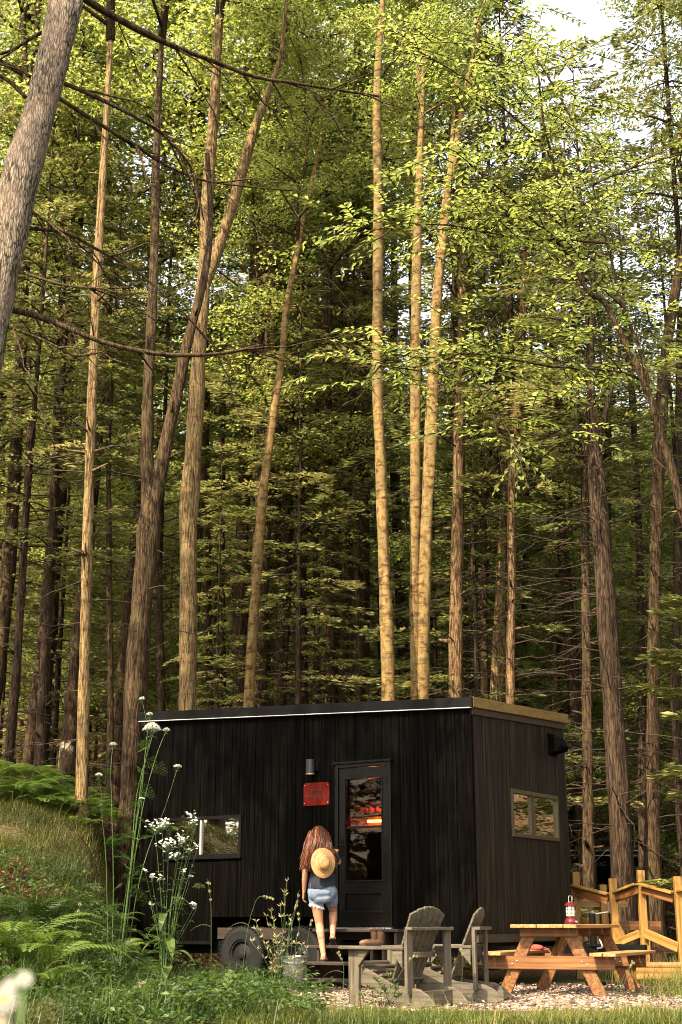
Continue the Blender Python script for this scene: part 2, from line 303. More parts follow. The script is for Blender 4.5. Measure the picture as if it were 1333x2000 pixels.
def dk(names, f):
    for nm in names.split():
        for n in M[nm].node_tree.nodes:
            if n.type == 'VALTORGB':
                for e in n.color_ramp.elements: e.color = [c * q for c, q in zip(e.color[:3], f if hasattr(f, '__len__') else (f,) * 3)] + [1]
            elif n.type == 'BSDF_PRINCIPLED' and not n.inputs['Base Color'].is_linked:
                c = n.inputs['Base Color'].default_value; n.inputs['Base Color'].default_value = [a * q for a, q in zip(c[:3], f if hasattr(f, '__len__') else (f,) * 3)] + [1]
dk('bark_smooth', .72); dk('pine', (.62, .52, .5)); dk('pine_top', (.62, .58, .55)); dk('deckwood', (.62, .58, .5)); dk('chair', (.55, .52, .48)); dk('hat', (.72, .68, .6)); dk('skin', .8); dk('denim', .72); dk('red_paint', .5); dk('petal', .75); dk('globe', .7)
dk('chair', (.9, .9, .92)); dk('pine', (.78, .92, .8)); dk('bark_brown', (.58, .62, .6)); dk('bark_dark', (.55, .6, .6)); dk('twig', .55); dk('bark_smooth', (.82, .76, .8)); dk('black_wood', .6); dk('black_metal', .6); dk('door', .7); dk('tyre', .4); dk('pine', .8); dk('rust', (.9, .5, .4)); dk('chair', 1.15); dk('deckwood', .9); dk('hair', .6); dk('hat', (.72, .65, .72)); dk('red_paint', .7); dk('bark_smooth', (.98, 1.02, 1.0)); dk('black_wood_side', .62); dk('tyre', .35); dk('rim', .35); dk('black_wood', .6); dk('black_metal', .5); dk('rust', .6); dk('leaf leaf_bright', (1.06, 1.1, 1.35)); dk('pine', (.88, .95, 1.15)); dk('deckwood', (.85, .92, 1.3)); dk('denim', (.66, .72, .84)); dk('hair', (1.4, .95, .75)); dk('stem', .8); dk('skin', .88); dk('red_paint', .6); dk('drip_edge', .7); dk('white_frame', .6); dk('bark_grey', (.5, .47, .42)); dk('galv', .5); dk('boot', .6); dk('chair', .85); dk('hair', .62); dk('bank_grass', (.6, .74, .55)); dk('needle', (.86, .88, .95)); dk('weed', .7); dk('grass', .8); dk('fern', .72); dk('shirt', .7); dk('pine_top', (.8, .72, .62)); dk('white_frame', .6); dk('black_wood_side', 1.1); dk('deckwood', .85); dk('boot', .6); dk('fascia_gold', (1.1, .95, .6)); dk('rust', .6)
dk('bark_tan', .85); dk('step_wood', .4); dk('rust', (.55, .5, .6)); dk('bark_tan', .85)
# ---------------------------------------------------------------- daylight
SUN = V((-.42, -.55, .72)).normalized()
sd = bpy.data.lights.new("sun", 'SUN'); sd.energy = 3.7; sd.angle = R(.53); sd.color = (1, .84, .6)
so = bpy.data.objects.new("sun", sd); COL.objects.link(so); so.rotation_euler = (-SUN).to_track_quat('-Z', 'Y').to_euler(); so.location = SUN * 60
w = bpy.data.worlds.new("World"); SC.world = w; w.use_nodes = True; wn = w.node_tree
bg = wn.nodes.get('Background') or wn.nodes.new('ShaderNodeBackground')
sk = wn.nodes.new('ShaderNodeTexSky'); sk.sky_type = 'NISHITA'; sk.sun_disc = False; sk.sun_elevation = math.asin(SUN.z); sk.sun_rotation = math.atan2(SUN.x, SUN.y)
sk.air_density = 1.0; sk.dust_density = 3.0; sk.ozone_density = 1.0
hs_ = wn.nodes.new('ShaderNodeHueSaturation'); hs_.inputs['Saturation'].default_value = .4; wn.links.new(sk.outputs[0], hs_.inputs['Color'])
mq = wn.nodes.new('ShaderNodeMix'); mq.data_type = 'RGBA'; mq.blend_type = 'MULTIPLY'; mq.inputs[0].default_value = 1; mq.inputs[7].default_value = (1, .95, .86, 1); wn.links.new(hs_.outputs[0], mq.inputs[6])
wn.links.new(mq.outputs[2], bg.inputs[0]); bg.inputs[1].default_value = .15
SC.view_settings.view_transform = 'Standard'; SC.view_settings.look = 'None'; SC.view_settings.exposure = 2.3; SC.view_settings.gamma = 1
SC.cycles.max_bounces = 9; SC.cycles.diffuse_bounces = 6; SC.cycles.glossy_bounces = 3; SC.cycles.transmission_bounces = 4; SC.cycles.transparent_max_bounces = 8
SC.cycles.use_denoising = True; SC.cycles.denoising_prefilter = 'NONE'; SC.cycles.filter_width = 1.0
SC.cycles.sample_clamp_indirect = 6
# ---------------------------------------------------------------- terrain
def sm(t): t = np.clip(t, 0, 1); return t * t * (3 - 2 * t)
def ground(x, y):
    x = np.asarray(x, float); y = np.asarray(y, float)
    r = -x / np.maximum(y, 4.0)
    r0 = .138 - .03 * np.clip(y - 22.5, 0, 30)
    a = sm((r - r0) / (.065 - .02 * np.clip((y - 14) / 6, 0, 1))) * (.76 + .24 * sm((r - .15) / .09))
    p = np.where(y < 21, .31 * np.maximum(0, y - 11.9), 2.82 + .1 * (np.minimum(y, 60) - 21))
    z = a * p
    z = z + .6 * np.clip(y - 46, 0, 50) + .15 * np.clip(y - 96, 0, 60)
    z = z + .025 * np.sin(x * 2.1 + y * .7) * np.sin(y * 1.7 - x) * (.4 + a)
    flat = sm((x + .4) / .6) * sm((20 - y) / 2) * sm((y - 11) / 1.5)
    return z * (1 - flat * .7)
def gz(x, y): return float(ground(x, y))
def make_ground():
    xs = np.concatenate([np.arange(-160, -20, 10), np.arange(-20, -6, .8), np.arange(-6, 7, .2), np.arange(7, 24, .8), np.arange(24, 165, 10)])
    ys = np.concatenate([np.arange(-40, 8, 4), np.arange(8, 30, .2), np.arange(30, 80, 1.5), np.arange(80, 230, 10)])
    X, Y = np.meshgrid(xs, ys); Z = ground(X, Y); nx = len(xs); ny = len(ys)
    me = bpy.data.meshes.new('ground'); vs = np.stack([X, Y, Z], -1).reshape(-1, 3)
    idx = np.arange(nx * ny).reshape(ny, nx); fs = np.stack([idx[:-1, :-1], idx[:-1, 1:], idx[1:, 1:], idx[1:, :-1]], -1).reshape(-1, 4)
    me.from_pydata(vs.tolist(), [], fs.tolist()); me.shade_smooth()
    m, nt, out = newmat('forest_floor'); L = nt.links.new
    tc = N(nt, 'ShaderNodeTexCoord'); n1 = N(nt, 'ShaderNodeTexNoise'); n1.inputs['Scale'].default_value = 14; n1.inputs['Detail'].default_value = 8; L(tc.outputs['Object'], n1.inputs['Vector'])
    litter = ramp(nt, [(.3, (.015, .008, .005)), (.5, (.05, .025, .014)), (.7, (.16, .09, .06))]); L(n1.outputs[0], litter.inputs[0])
    vo = N(nt, 'ShaderNodeTexVoronoi'); vo.inputs['Scale'].default_value = 34; L(tc.outputs['Object'], vo.inputs['Vector'])
    hs = N(nt, 'ShaderNodeSeparateColor'); L(vo.outputs['Color'], hs.inputs[0])
    chips = ramp(nt, [(.1, (.07, .045, .035)), (.5, (.21, .15, .12)), (.9, (.46, .36, .3))]); L(hs.outputs[0], chips.inputs[0])
    sx = N(nt, 'ShaderNodeSeparateXYZ'); L(tc.outputs['Object'], sx.inputs[0])
    def step(sock, a, b):
        q = N(nt, 'ShaderNodeMapRange', interpolation_type='SMOOTHSTEP'); q.inputs['From Min'].default_value = a; q.inputs['From Max'].default_value = b; L(sock, q.inputs[0]); return q.outputs[0]
    def mul(a, b): q = N(nt, 'ShaderNodeMath', operation='MULTIPLY'); L(a, q.inputs[0]); L(b, q.inputs[1]); return q.outputs[0]
    msk = mul(mul(step(sx.outputs[0], -.9, -.3), step(sx.outputs[0], 5.4, 4.6)), mul(step(sx.outputs[1], 13.0, 13.4), step(sx.outputs[1], 19, 17.8)))
    mc = N(nt, 'ShaderNodeMix', data_type='RGBA'); L(msk, mc.inputs[0]); L(litter.outputs[0], mc.inputs[6]); L(chips.outputs[0], mc.inputs[7])
    # soil under the grass on the bank and lawn
    soil = mul(step(sx.outputs[1], 22.5, 20.5), step(sx.outputs[2], 3.2, 2.2)); inv = N(nt, 'ShaderNodeMath', operation='SUBTRACT'); inv.inputs[0].default_value = 1; L(msk, inv.inputs[1])
    sc2 = ramp(nt, [(.3, (.02, .018, .007)), (.6, (.06, .05, .018)), (.8, (.12, .085, .035))]); L(n1.outputs[0], sc2.inputs[0])
    m2 = N(nt, 'ShaderNodeMix', data_type='RGBA'); L(mul(soil, inv.outputs[0]), m2.inputs[0]); L(mc.outputs[2], m2.inputs[6]); L(sc2.outputs[0], m2.inputs[7])
    b = N(nt, 'ShaderNodeBsdfPrincipled'); b.inputs['Roughness'].default_value = .95; b.inputs['Specular IOR Level'].default_value = .1; L(m2.outputs[2], b.inputs['Base Color'])
    bp = N(nt, 'ShaderNodeBump'); bp.inputs['Strength'].default_value = .8; bp.inputs['Distance'].default_value = .03; L(vo.outputs['Distance'], bp.inputs['Height']); L(bp.outputs[0], b.inputs['Normal']); L(b.outputs[0], out.inputs[0])
    tag(link('ground', me, None, [m]), kind='structure')
make_ground()
# ================================================================ cabin (local frame: x along the front, y into the cabin)
PHI = R(33); CX, CY = 1.65, 17.5; CP, SP = math.cos(PHI), math.sin(PHI)
def cw(x, y, z): return V((CX + CP * x + SP * y, CY - SP * x + CP * y, z))
def cl(p): dx, dy = p[0] - CX, p[1] - CY; return V((CP * dx - SP * dy, SP * dx + CP * dy, p[2]))
def on_front(px, py, yl=0.0):
    a, b = cl(P(px, py, 5)), cl(P(px, py, 30)); t = (yl - a.y) / (b.y - a.y); return a + (b - a) * t
def on_side(px, py, xl=0.0):
    a, b = cl(P(px, py, 5)), cl(P(px, py, 30)); t = (xl - a.x) / (b.x - a.x); return a + (b - a) * t
LF, LS_ = 5.45, 2.87; Z0 = .53
def ztop(x, y): return 3.54 + .24 / LF * (-x) + .13 / LS_ * y
cabin = thing('cabin', 'black timber tiny house on a trailer, the large one in the clearing', 'cabin', (CX, CY, 0), -PHI)
DX0, DX1 = -2.04, -1.17; DZ0, DZ1 = .71, 2.80
WX0, WX1, WZ0, WZ1 = -4.95, -3.60, 1.64, 2.21
SY0, SY1, SZ0, SZ1 = 1.055, 2.53, 1.85, 2.47
FH = [(DX0, DX1, 0, DZ1), (WX0, WX1, WZ0, WZ1), (-4.08, -2.32, 0, .84)]
SH = [(SY0, SY1, SZ0, SZ1)]
def segs(u0, u1, zb, zt, holes):
    out = [(zb, zt)]
    for (a, b, c, d) in holes:
        if u1 > a + 1e-4 and u0 < b - 1e-4:
            n = []
            for (p, q) in out:
                if c > p: n.append((p, min(q, c)))
                if d < q: n.append((max(p, d), q))
            out = [(p, q) for p, q in n if q - p > .01]
    return out
def cuts(u0, u1, holes, wd):
    us = [u0]; 
    while us[-1] + wd * 1.2 < u1: us.append(us[-1] + wd)
    us += [u1] + [h for H in holes for h in H[:2] if u0 < h < u1]; us = sorted(set(us)); o = [us[0]]
    for a in us[1:]:
        if a - o[-1] > .012 or any(abs(a - h) < 1e-6 for H in holes for h in H[:2]): o.append(a)
    return o
mb = MB(); us = cuts(-LF, 0, FH, .138)
for a, b in zip(us[:-1], us[1:]):
    j = random.uniform(0, .007)
    for p, q in segs(a, b, Z0, ztop((a + b) / 2, 0) - .1, FH): mb.box(a + .0035, b - .0035, -.02 - j, .012, p, q)
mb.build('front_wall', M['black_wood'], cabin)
mb = MB(); us = cuts(0, LS_, SH, .138)
for a, b in zip(us[:-1], us[1:]):
    j = random.uniform(0, .005)
    for p, q in segs(a, b, Z0 + .1, ztop(0, (a + b) / 2) - .14, SH): mb.box(-.012, .02 + j, a + .0035, b - .0035, p, q)
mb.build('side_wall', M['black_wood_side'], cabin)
# core of the walls, floor, ceiling, far walls (timber lined inside)
mb = MB()
us = sorted({-LF + .012, -.014} | {h for H in FH for h in H[:2]})
for a, b in zip(us[:-1], us[1:]):
    for p, q in segs(a, b, Z0 + .01, 3.5, FH): mb.box(a, b, .014, .1, p, q)
us = sorted({.102, LS_ - .11} | {h for H in SH for h in H[:2]})
for a, b in zip(us[:-1], us[1:]):
    for p, q in segs(a, b, Z0 + .01, 3.5, SH): mb.box(-.1, -.014, a, b, p, q)
mb.build('inner_frame', M['black_wood'], cabin); mb = MB(); mb.box(-LF + .105, -.105, LS_ - .1, LS_ - .02, Z0 + .01, 3.62); mb.box(-LF + .012, -LF + .1, .102, LS_ - .102, Z0 + .01, 3.6)
mb.build('inner_lining', M['red_wall'], cabin)
mb = MB(); mb.box(-LF + .1, -.102, .102, LS_ - .102, Z0 + .02, .7); mb.build('floor', M['step_wood'], cabin)
mb = MB()
for x0, x1 in ((-LF, -.0),): mb.box(x0, x1, LS_ - .018, LS_, Z0, 3.6); mb.box(-LF - .02, -LF + .01, 0, LS_ - .02, Z0, 3.66)
mb.build('rear_wall', M['black_wood'], cabin)
# roof: sloped slab, black front fascia over a bright drip edge, side fascia with golden light in its colour
def slab(mb, x0, x1, y0, y1, h0, h1):
    vs = [V((x, y, ztop(x, y) + h)) for h in (h0, h1) for (x, y) in ((x0, y0), (x1, y0), (x1, y1), (x0, y1))]
    mb.add(vs, [(3, 2, 1, 0), (4, 5, 6, 7), (0, 1, 5, 4), (1, 2, 6, 5), (2, 3, 7, 6), (3, 0, 4, 7)])
mb = MB(); slab(mb, -LF - .05, .045, -.045, LS_ + .05, -.06, -.012); roof = mb.build('roof', M['black_metal'], cabin)
mb = MB(); slab(mb, -LF - .08, .075, -.085, -.047, -.128, 0); mb.build('front_fascia', M['black_metal'], cabin, bevel=.004)
mb = MB(); slab(mb, -LF - .06, .055, -.096, -.03, -.14, -.131); mb.build('drip_edge', M['drip_edge'], cabin)
mb = MB(); slab(mb, .047, .08, -.044, LS_ + .06, -.128, .001); mb.build('side_fascia', M['fascia_gold'], cabin, bevel=.003)
mb = MB(); slab(mb, .03, .046, .0, LS_ + .03, -.215, -.131); mb.build('frieze_board', M['trim_brown'], cabin)
mb = MB(); mb.box(.018, .042, -.012, LS_, Z0, Z0 + .1); mb.build('skirt_board', M['trim_brown'], cabin)
mb = MB(); mb.box(-.0, .034, -.034, .01, Z0 + .1, 3.32); mb.build('corner_trim', M['black_wood'], cabin)
# door
mb = MB(); x0, x1 = DX0, DX1
mb.box(x0, x0 + .05, -.045, .1, DZ0, DZ1); mb.box(x1 - .05, x1, -.045, .1, DZ0, DZ1); mb.box(x0 + .05, x1 - .05, -.045, .1, DZ1 - .05, DZ1)
mb.build('door_frame', M['door'], cabin, bevel=.005)
mb = MB(); mb.box(x0 - .02, x1 + .02, -.09, .1, DZ0 - .03, DZ0 - .002); mb.build('door_sill', M['steel'], cabin)
mb = MB(); mb.box(x0 - .03, x1 + .03, -.07, -.022, DZ1 + .002, DZ1 + .03); mb.build('door_head_flashing', M['black_metal'], cabin)
mb = MB(); a, b = x0 + .055, x1 - .055; ga, gb = a + .1, b - .1; G0, G1 = 1.29, 2.60
mb.box(a, ga, -.02, .03, DZ0 + .01, DZ1 - .055); mb.box(gb, b, -.02, .03, DZ0 + .01, DZ1 - .055)
mb.box(ga, gb, -.02, .03, G1, DZ1 - .055); mb.box(ga, gb, -.02, .03, 1.13, G0); mb.box(ga, gb, -.02, .03, DZ0 + .01, .9); mb.box(ga, gb, -.002, .02, .9, 1.13)
door = mb.build('door', M['door'], cabin)
mb = MB(); e = .018
for (p, q, r_, s) in ((ga, gb, G0, G1), (ga, gb, .9, 1.13)):
    mb.box(p, q, -.032, -.021, r_ - e, r_ + .004); mb.box(p, q, -.032, -.021, s - .004, s + e); mb.box(p - e, p, -.032, -.021, r_ - e, s + e); mb.box(q, q + e, -.032, -.021, r_ - e, s + e)
mb.box(ga, gb, -.014, .012, 1.955, 1.985)
mb.build('door_moulding', M['door'], door, bevel=.004)
mb = MB(); mb.box(ga, gb, .002, .008, G0, 1.953); mb.box(ga, gb, .002, .008, 1.987, G1); mb.build('door_glass', M['glass'], door)
mb = MB(); hx = a + .045; mb.box(hx - .02, hx + .02, -.03, -.021, 1.6, 1.83); mb.tube([(hx, -.03, 1.74), (hx, -.085, 1.74), (hx + .01, -.09, 1.74), (hx + .12, -.09, 1.735)], .011, 8); mb.lathe([(.014, 0), (.014, .02)], (hx, -.03, 1.79), 10, Matrix.Rotation(R(90), 3, 'X'))
mb.build('door_handle', M['black_metal'], door, smooth=False)
for z in (1.0, 1.72, 2.5): mb = MB(); mb.tube([(x1 - .055, -.052, z), (x1 - .055, -.052, z + .1)], .009, 6); mb.build('hinge', M['black_metal'], door)
# left window
mb = MB(); e = .045
mb.box(WX0, WX1, -.04, .06, WZ0, WZ0 + e); mb.box(WX0, WX1, -.04, .06, WZ1 - e, WZ1); mb.box(WX0, WX0 + e, -.04, .06, WZ0 + e, WZ1 - e); mb.box(WX1 - e, WX1, -.04, .06, WZ0 + e, WZ1 - e); mb.box(-4.40, -4.335, -.03, .05, WZ0 + e, WZ1 - e)
win = mb.build('long_window', M['black_metal'], cabin)
mb = MB(); mb.box(-4.334, -4.302, -.033, .03, WZ0 + e, WZ1 - e); mb.build('sash_edge', M['white_frame'], win)
mb = MB(); mb.box(WX0 + e, -4.402, .002, .008, WZ0 + e, WZ1 - e); mb.box(-4.30, WX1 - e, -.008, -.002, WZ0 + e, WZ1 - e); mb.build('pane', M['glass_win'], win)
mb = MB(); mb.box(WX0 - .01, WX1 + .01, -.06, -.022, WZ0 - .02, WZ0 - .002); mb.build('window_sill', M['black_metal'], win)
# side window
mb = MB(); e = .05
mb.box(-.06, .045, SY0, SY1, SZ0, SZ0 + e); mb.box(-.06, .045, SY0, SY1, SZ1 - e, SZ1); mb.box(-.06, .045, SY0, SY0 + e, SZ0 + e, SZ1 - e); mb.box(-.06, .045, SY1 - e, SY1, SZ0 + e, SZ1 - e)
win = mb.build('side_window', M['win_frame'], cabin, bevel=.003)
mb = MB(); sm_ = (SY0 + SY1) / 2 - .06; mb.box(-.03, .034, sm_, sm_ + .045, SZ0 + e, SZ1 - e); mb.box(-.03, .02, sm_ - .06, sm_ - .002, SZ0 + e, SZ1 - e); mb.build('sliding_sash', M['win_frame'], win)
mb = MB(); mb.box(-.01, -.004, SY0 + e, sm_ - .062, SZ0 + e, SZ1 - e); mb.box(.004, .01, sm_ + .047, SY1 - e, SZ0 + e, SZ1 - e); mb.build('pane', M['glass_win'], win)
# vent hood on the side wall
v = on_side(1076, 1455); vy, vz = v.y, v.z; o = [(.026, vy - .12, vz + .12), (.14, vy - .12, vz + .1), (.23, vy - .12, vz - .04), (.2, vy - .12, vz - .1), (.026, vy - .12, vz - .13)]
mb = MB(); mb.prism(o, (0, .24, 0)); mb.box(.022, .03, vy - .15, vy + .15, vz - .16, vz + .15); mb.build('vent_hood', M['black_wood'], cabin, bevel=.006)
# interior seen through the door: shelf with books, light strip, counter
s0 = on_front(700, 1545, 2.6); s1 = on_front(744, 1592, 2.6); s2 = on_front(744, 1604, 2.6); ctr = on_front(720, 1690, 2.0)
sx0, sx1, sz1, sz0 = s0.x, s0.x + .75, s0.z, s1.z
mb = MB(); mb.box(sx0, sx1, 2.74, 2.76, sz0, sz1); mb.box(sx0, sx0 + .02, 2.45, 2.74, sz0, sz1); mb.box(sx1 - .02, sx1, 2.45, 2.74, sz0, sz1)
for z in (sz0, (sz0 + sz1) / 2, sz1): mb.box(sx0 + .02, sx1 - .02, 2.45, 2.74, z - .01, z + .01)
shelf = mb.build('wall_shelf', M['dark_shelf'], cabin)
mb = MB(); k = sx0 + .1
while k < sx1 - .1:
    wd = random.uniform(.02, .05); h = random.uniform(.08, .12); mb.box(k, k + wd, 2.5, 2.66, sz0 + .011, sz0 + .011 + h); k += wd + random.choice((.002, .05))
mb.box(sx0 + .25, sx0 + .5, 2.5, 2.7, (sz0 + sz1) / 2 + .011, (sz0 + sz1) / 2 + .05); mb.build('books', M['red_cloth'], shelf)
mb = MB(); mb.box(sx0 + .1, sx1 + .5, 2.7, 2.755, s2.z, s2.z + .03); mb.build('light_strip', M['led'], cabin)
mb = MB(); mb.box(sx0 + .06, sx1 + .6, 2.4, 2.76, s2.z + .032, s2.z + .055); mb.build('strip_shelf', M['dark_shelf'], cabin)
mb = MB(); zc = on_front(720, 1618, 2.15).z; mb.box(sx0 - 1.2, sx1 + .6, 2.15, 2.76, zc - .05, zc); mb.box(sx0 - 1.15, sx1 + .6, 2.2, 2.75, .72, zc - .052); mb.build('kitchen_counter', M['trim_brown'], cabin, bevel=.005)
ld = bpy.data.lights.new('strip_lamp', 'POINT'); ld.energy = 8; ld.color = (1, .2, .04); ld.shadow_soft_size = .06
lo = bpy.data.objects.new('strip_lamp', ld); COL.objects.link(lo); lo.location = cw(sx0 + .45, 2.3, s2.z - .03); lo.rotation_euler = (0, 0, -PHI)
# running gear
mb = MB(); mb.box(-LF + .05, -.05, .12, .22, .36, Z0 - .003); mb.box(-LF + .05, -.05, LS_ - .22, LS_ - .12, .36, Z0 - .003)
for k in range(9): mb.box(-LF + .2 + k * .62, -LF + .27 + k * .62, .22, LS_ - .22, .42, Z0 - .003)
mb.box(-LF + .02, -4.1, -.03, .1, Z0 - .05, Z0 - .004); mb.box(-2.3, -.02, -.0, .1, Z0 - .05, Z0 - .004)
ch = mb.build('chassis', M['black_metal'], cabin)
for px in (472, 584):
    c = on_front(px, 1846, .02)
    tp = [(.02, -.05), (.18, -.06), (.19, -.115), (.3, -.12), (.345, -.1), (.362, -.06), (.362, .06), (.345, .1), (.3, .12), (.19, .115), (.18, .05), (.02, .04)]
    MX = Matrix.Rotation(R(90), 3, 'X')
    for yy in (.12, LS_ - .14):
        wb = MB(); wb.lathe([(r_, z) for r_, z in tp], (c.x, yy, .36), 40, MX)
        # tread grooves
        for a in range(40):
            t = a / 40 * 6.283; wb.bar((c.x + .362 * math.cos(t), yy - .1, .36 + .362 * math.sin(t)), (c.x + .362 * math.cos(t + .06), yy + .1, .36 + .362 * math.sin(t + .06)), .03, .012, (math.cos(t), 0, math.sin(t)))
        wheel = wb.build('wheel', M['tyre'], cabin, smooth=False)
        rb = MB(); rb.lathe([(.178, .052), (.186, .1), (.165, .1), (.15, .062), (.07, .075), (.055, .11), (.02, .115)], (c.x, yy, .36), 28, MX); rb.build('rim', M['rim'], wheel)
# trailer tongue with jack on the gable side
mb = MB(); ymid = 1.75; mb.bar((-.3, .5, .42), (1.25, ymid, .42), .07, .12); mb.bar((-.3, 2.8, .42), (1.25, ymid, .42), .07, .12); mb.box(1.15, 1.5, ymid - .05, ymid + .05, .38, .5); mb.box(.75, 1.05, ymid - .35, ymid + .35, .481, .5)
tongue = mb.build('trailer_tongue', M['black_metal'], cabin)
jk = cl(P(1157, 1784, 18.3)); mb = MB(); mb.tube([(jk.x, jk.y, .18), (jk.x, jk.y, jk.z)], .042, 12); mb.tube([(jk.x, jk.y, .05), (jk.x, jk.y, .2)], .03, 10); mb.box(jk.x - .1, jk.x + .1, jk.y - .1, jk.y + .1, .01, .05); mb.box(jk.x - .09, jk.x + .09, jk.y - .09, jk.y + .09, .36, .48); jack = mb.build('tongue_jack', M['black_metal'], cabin)
j2 = cl(P(1190, 1781, 18.3)); mb = MB(); mb.tube([(jk.x, jk.y, jk.z - .01), (jk.x, jk.y, jk.z + .03), (jk.x + (j2.x - jk.x) * .2, jk.y + (j2.y - jk.y) * .2, jk.z - .005), (j2.x, j2.y, j2.z)], .009, 6); mb.build('crank', M['steel'], jack)
mb = MB(); mb.tube([(j2.x, j2.y, j2.z - .01), (j2.x, j2.y, j2.z + .12)], .02, 8); mb.build('crank_knob', M['boot_dark'], jack)
mb = MB(); k0 = cl(P(1172, 1835, 17.7)); k1 = cl(P(1166, 1852, 17.6)); pp = []
for i in range(12):
    t = i / 11; pp.append(k0.lerp(k1, t) + V((.05 * math.sin(t * 3.1), 0, -.03 * math.sin(t * 3.1))))
for i in range(0, 11): mb.tube([pp[i] + V((.01, 0, .006)), (pp[i] + pp[i + 1]) / 2 + V((-.008, 0, 0)), pp[i + 1] + V((.01, 0, -.006))], .008, 5)
mb.build('safety_chain', M['steel'], tongue)
# ---------------------------------------------------------------- wall lamp, sign
lp = on_front(607, 1498, -.1); lamp = thing('wall_lamp', 'dark cylinder lamp on the black wall above the red sign', 'lamp', cw(lp.x, -.022, lp.z), -PHI)
mb = MB(); mb.lathe([(.055, -.1), (.06, -.095), (.06, .095), (.055, .1)], (0, -.085, 0), 24); mb.build('lamp_body', plain('lamp_metal', (.03, .033, .035), .4, .5), lamp, smooth=False)
mb = MB(); mb.box(-.0, .09, -.03, 0, -.05, .07); mb.box(-.03, .03, -.05, -.03, -.03, .03); mb.build('wall_bracket', M['black_metal'], lamp)
mb = MB(); mb.lathe([(.05, -.102), (.06, -.104), (.061, -.09)], (0, -.085, 0), 24); mb.build('brass_rim', plain('brass', (.5, .32, .14), .35, .7), lamp)
a = on_front(594, 1530, -.03); b = on_front(644, 1572, -.03); cxs, czs = (a.x + b.x) / 2, (a.z + b.z) / 2; sw, sh = (b.x - a.x) / 2, (a.z - b.z) / 2
sign = thing('name_sign', 'rusty red metal name plate left of the door', 'sign', cw(cxs, -.03, czs), -PHI)
mb = MB(); q = .03; mb.prism([(-sw, 0, -sh), (sw, 0, -sh), (sw, 0, sh - q), (sw - q, 0, sh), (-sw + q, 0, sh), (-sw, 0, sh - q)], (0, -.006, 0)); mb.build('plate', M['rust'], sign)
for body, size, z in (('getaway', .062, .058), ('THEODORE', .068, -.035)):
    me = textmesh(body, size, 'lettering'); me.transform(Matrix.Translation((0, -.0075, z)) @ Matrix.Rotation(R(90), 4, 'X')); link('lettering', me, sign, [M['ink']])
for xx in (-1, 1):
    for zz in (-1, 1): mb = MB(); mb.ball((xx * (sw - .022), -.008, zz * (sh - .035)), .007, n=8); mb.build('screw', M['steel'], sign)
# ---------------------------------------------------------------- entrance steps
a = on_front(647, 1816, -.3); b = on_front(783, 1816, -.3); LX0, LX1 = a.x, b.x
steps = thing('entrance_steps', 'dark weathered wooden steps leading up to the cabin door', 'steps', (CX, CY, 0), -PHI)
TR = [(-.36, -.1, .69), (-.66, -.34, .495), (-.94, -.64, .305), (-1.18, -.92, .12)]
ex = [(LX0 - .25, LX1), (on_front(600, 1849, -.6).x, on_front(762, 1849, -.6).x), (on_front(584, 1879, -.88).x, on_front(740, 1879, -.88).x), (on_front(586, 1911, -1.1).x, on_front(694, 1911, -1.1).x)]
for (y0, y1, z), (x0, x1) in zip(TR, ex):
    mb = MB(); ym = (y0 + y1) / 2; mb.box(x0, x1, y0, ym - .004, z - .036, z); mb.box(x0, x1, ym + .004, y1, z - .036, z); mb.build('tread', M['step_wood'], steps, bevel=.005)
gzs = -.05
for x in (ex[2][0] + .12, ex[3][1] - .06, ex[1][1] - .08):
    mb = MB()
    for i, (y0, y1, z) in enumerate(TR):
        if ex[i][0] < x < ex[i][1]: mb.box(x - .019, x + .019, y0 + .03, y1 + (.0 if i else .0) - .01, gzs, z - .038)
    mb.build('stringer', M['step_wood'], steps)
# ---------------------------------------------------------------- boots on the second tread
def boot(px, label, rz):
    p = on_front(px, 1846, -.5); o = thing('boot', label, 'boot', cw(p.x, -.5, .495), -PHI + rz, 'pair of tan boots on the steps'); o.scale = (.84, .84, .84)
    mb = MB(); mb.capsule((0, .02, .06), (0, .02, .2), .05, .056); mb.capsule((0, .03, .05), (0, -.13, .045), .046, .042); mb.ball((0, -.15, .04), .043, .055, .038)
    me = voxel(mb, 'upper', .008, 3); link('upper', me, o, [M['boot']])
    mb = MB(); n = 16; mb.prism([(.05 * math.cos(t) * (1 if math.sin(t) > 0 else .95), -.065 + .135 * math.sin(t), 0) for t in [6.283 * i / n for i in range(n)]], (0, 0, .022)); mb.build('sole', M['boot_dark'], o)
    mb = MB(); mb.lathe([(.052, .2), (.06, .205), (.06, .225), (.05, .228)], (0, .02, 0), 16); mb.tube([(0, .075, .19), (0, .09, .23), (0, .075, .25)], .006, 6); mb.build('cuff', M['boot_dark'], o)
boot(729, 'left one of the two tan boots standing on the upper step', R(-58)); boot(741, 'right one of the two tan boots standing on the upper step', R(-50))
# ---------------------------------------------------------------- second cabin far behind
b0 = P(1100, 1700, 33); b1 = P(1222, 1700, 33); zt = P(1150, 1661, 33).z
c2 = thing('cabin', 'second black cabin far back behind the trunks and wooden railing', 'cabin', ((b0.x + b1.x) / 2, 34.4, 0))
hw = (b1.x - b0.x) / 2 + .8; mb = MB(); k = -hw
while k < hw: mb.box(k + .002, k + .148, -1.4, -1.37 + random.uniform(0, .006), .45, zt - .1); k += .15
mb.box(-hw, hw, -1.365, 1.4, .46, zt - .1); mb.build('wall', M['black_wood'], c2)
mb = MB(); mb.box(-hw - .06, hw + .06, -1.48, 1.46, zt - .098, zt - .02); mb.build('roof', M['black_metal'], c2)
mb = MB(); mb.box(-hw - .07, hw + .07, -1.5, -1.482, zt - .02, zt); mb.box(-hw - .07, hw + .07, -1.5, -1.482, zt - .13, zt - .11); mb.build('drip_edge', M['drip_edge'], c2)
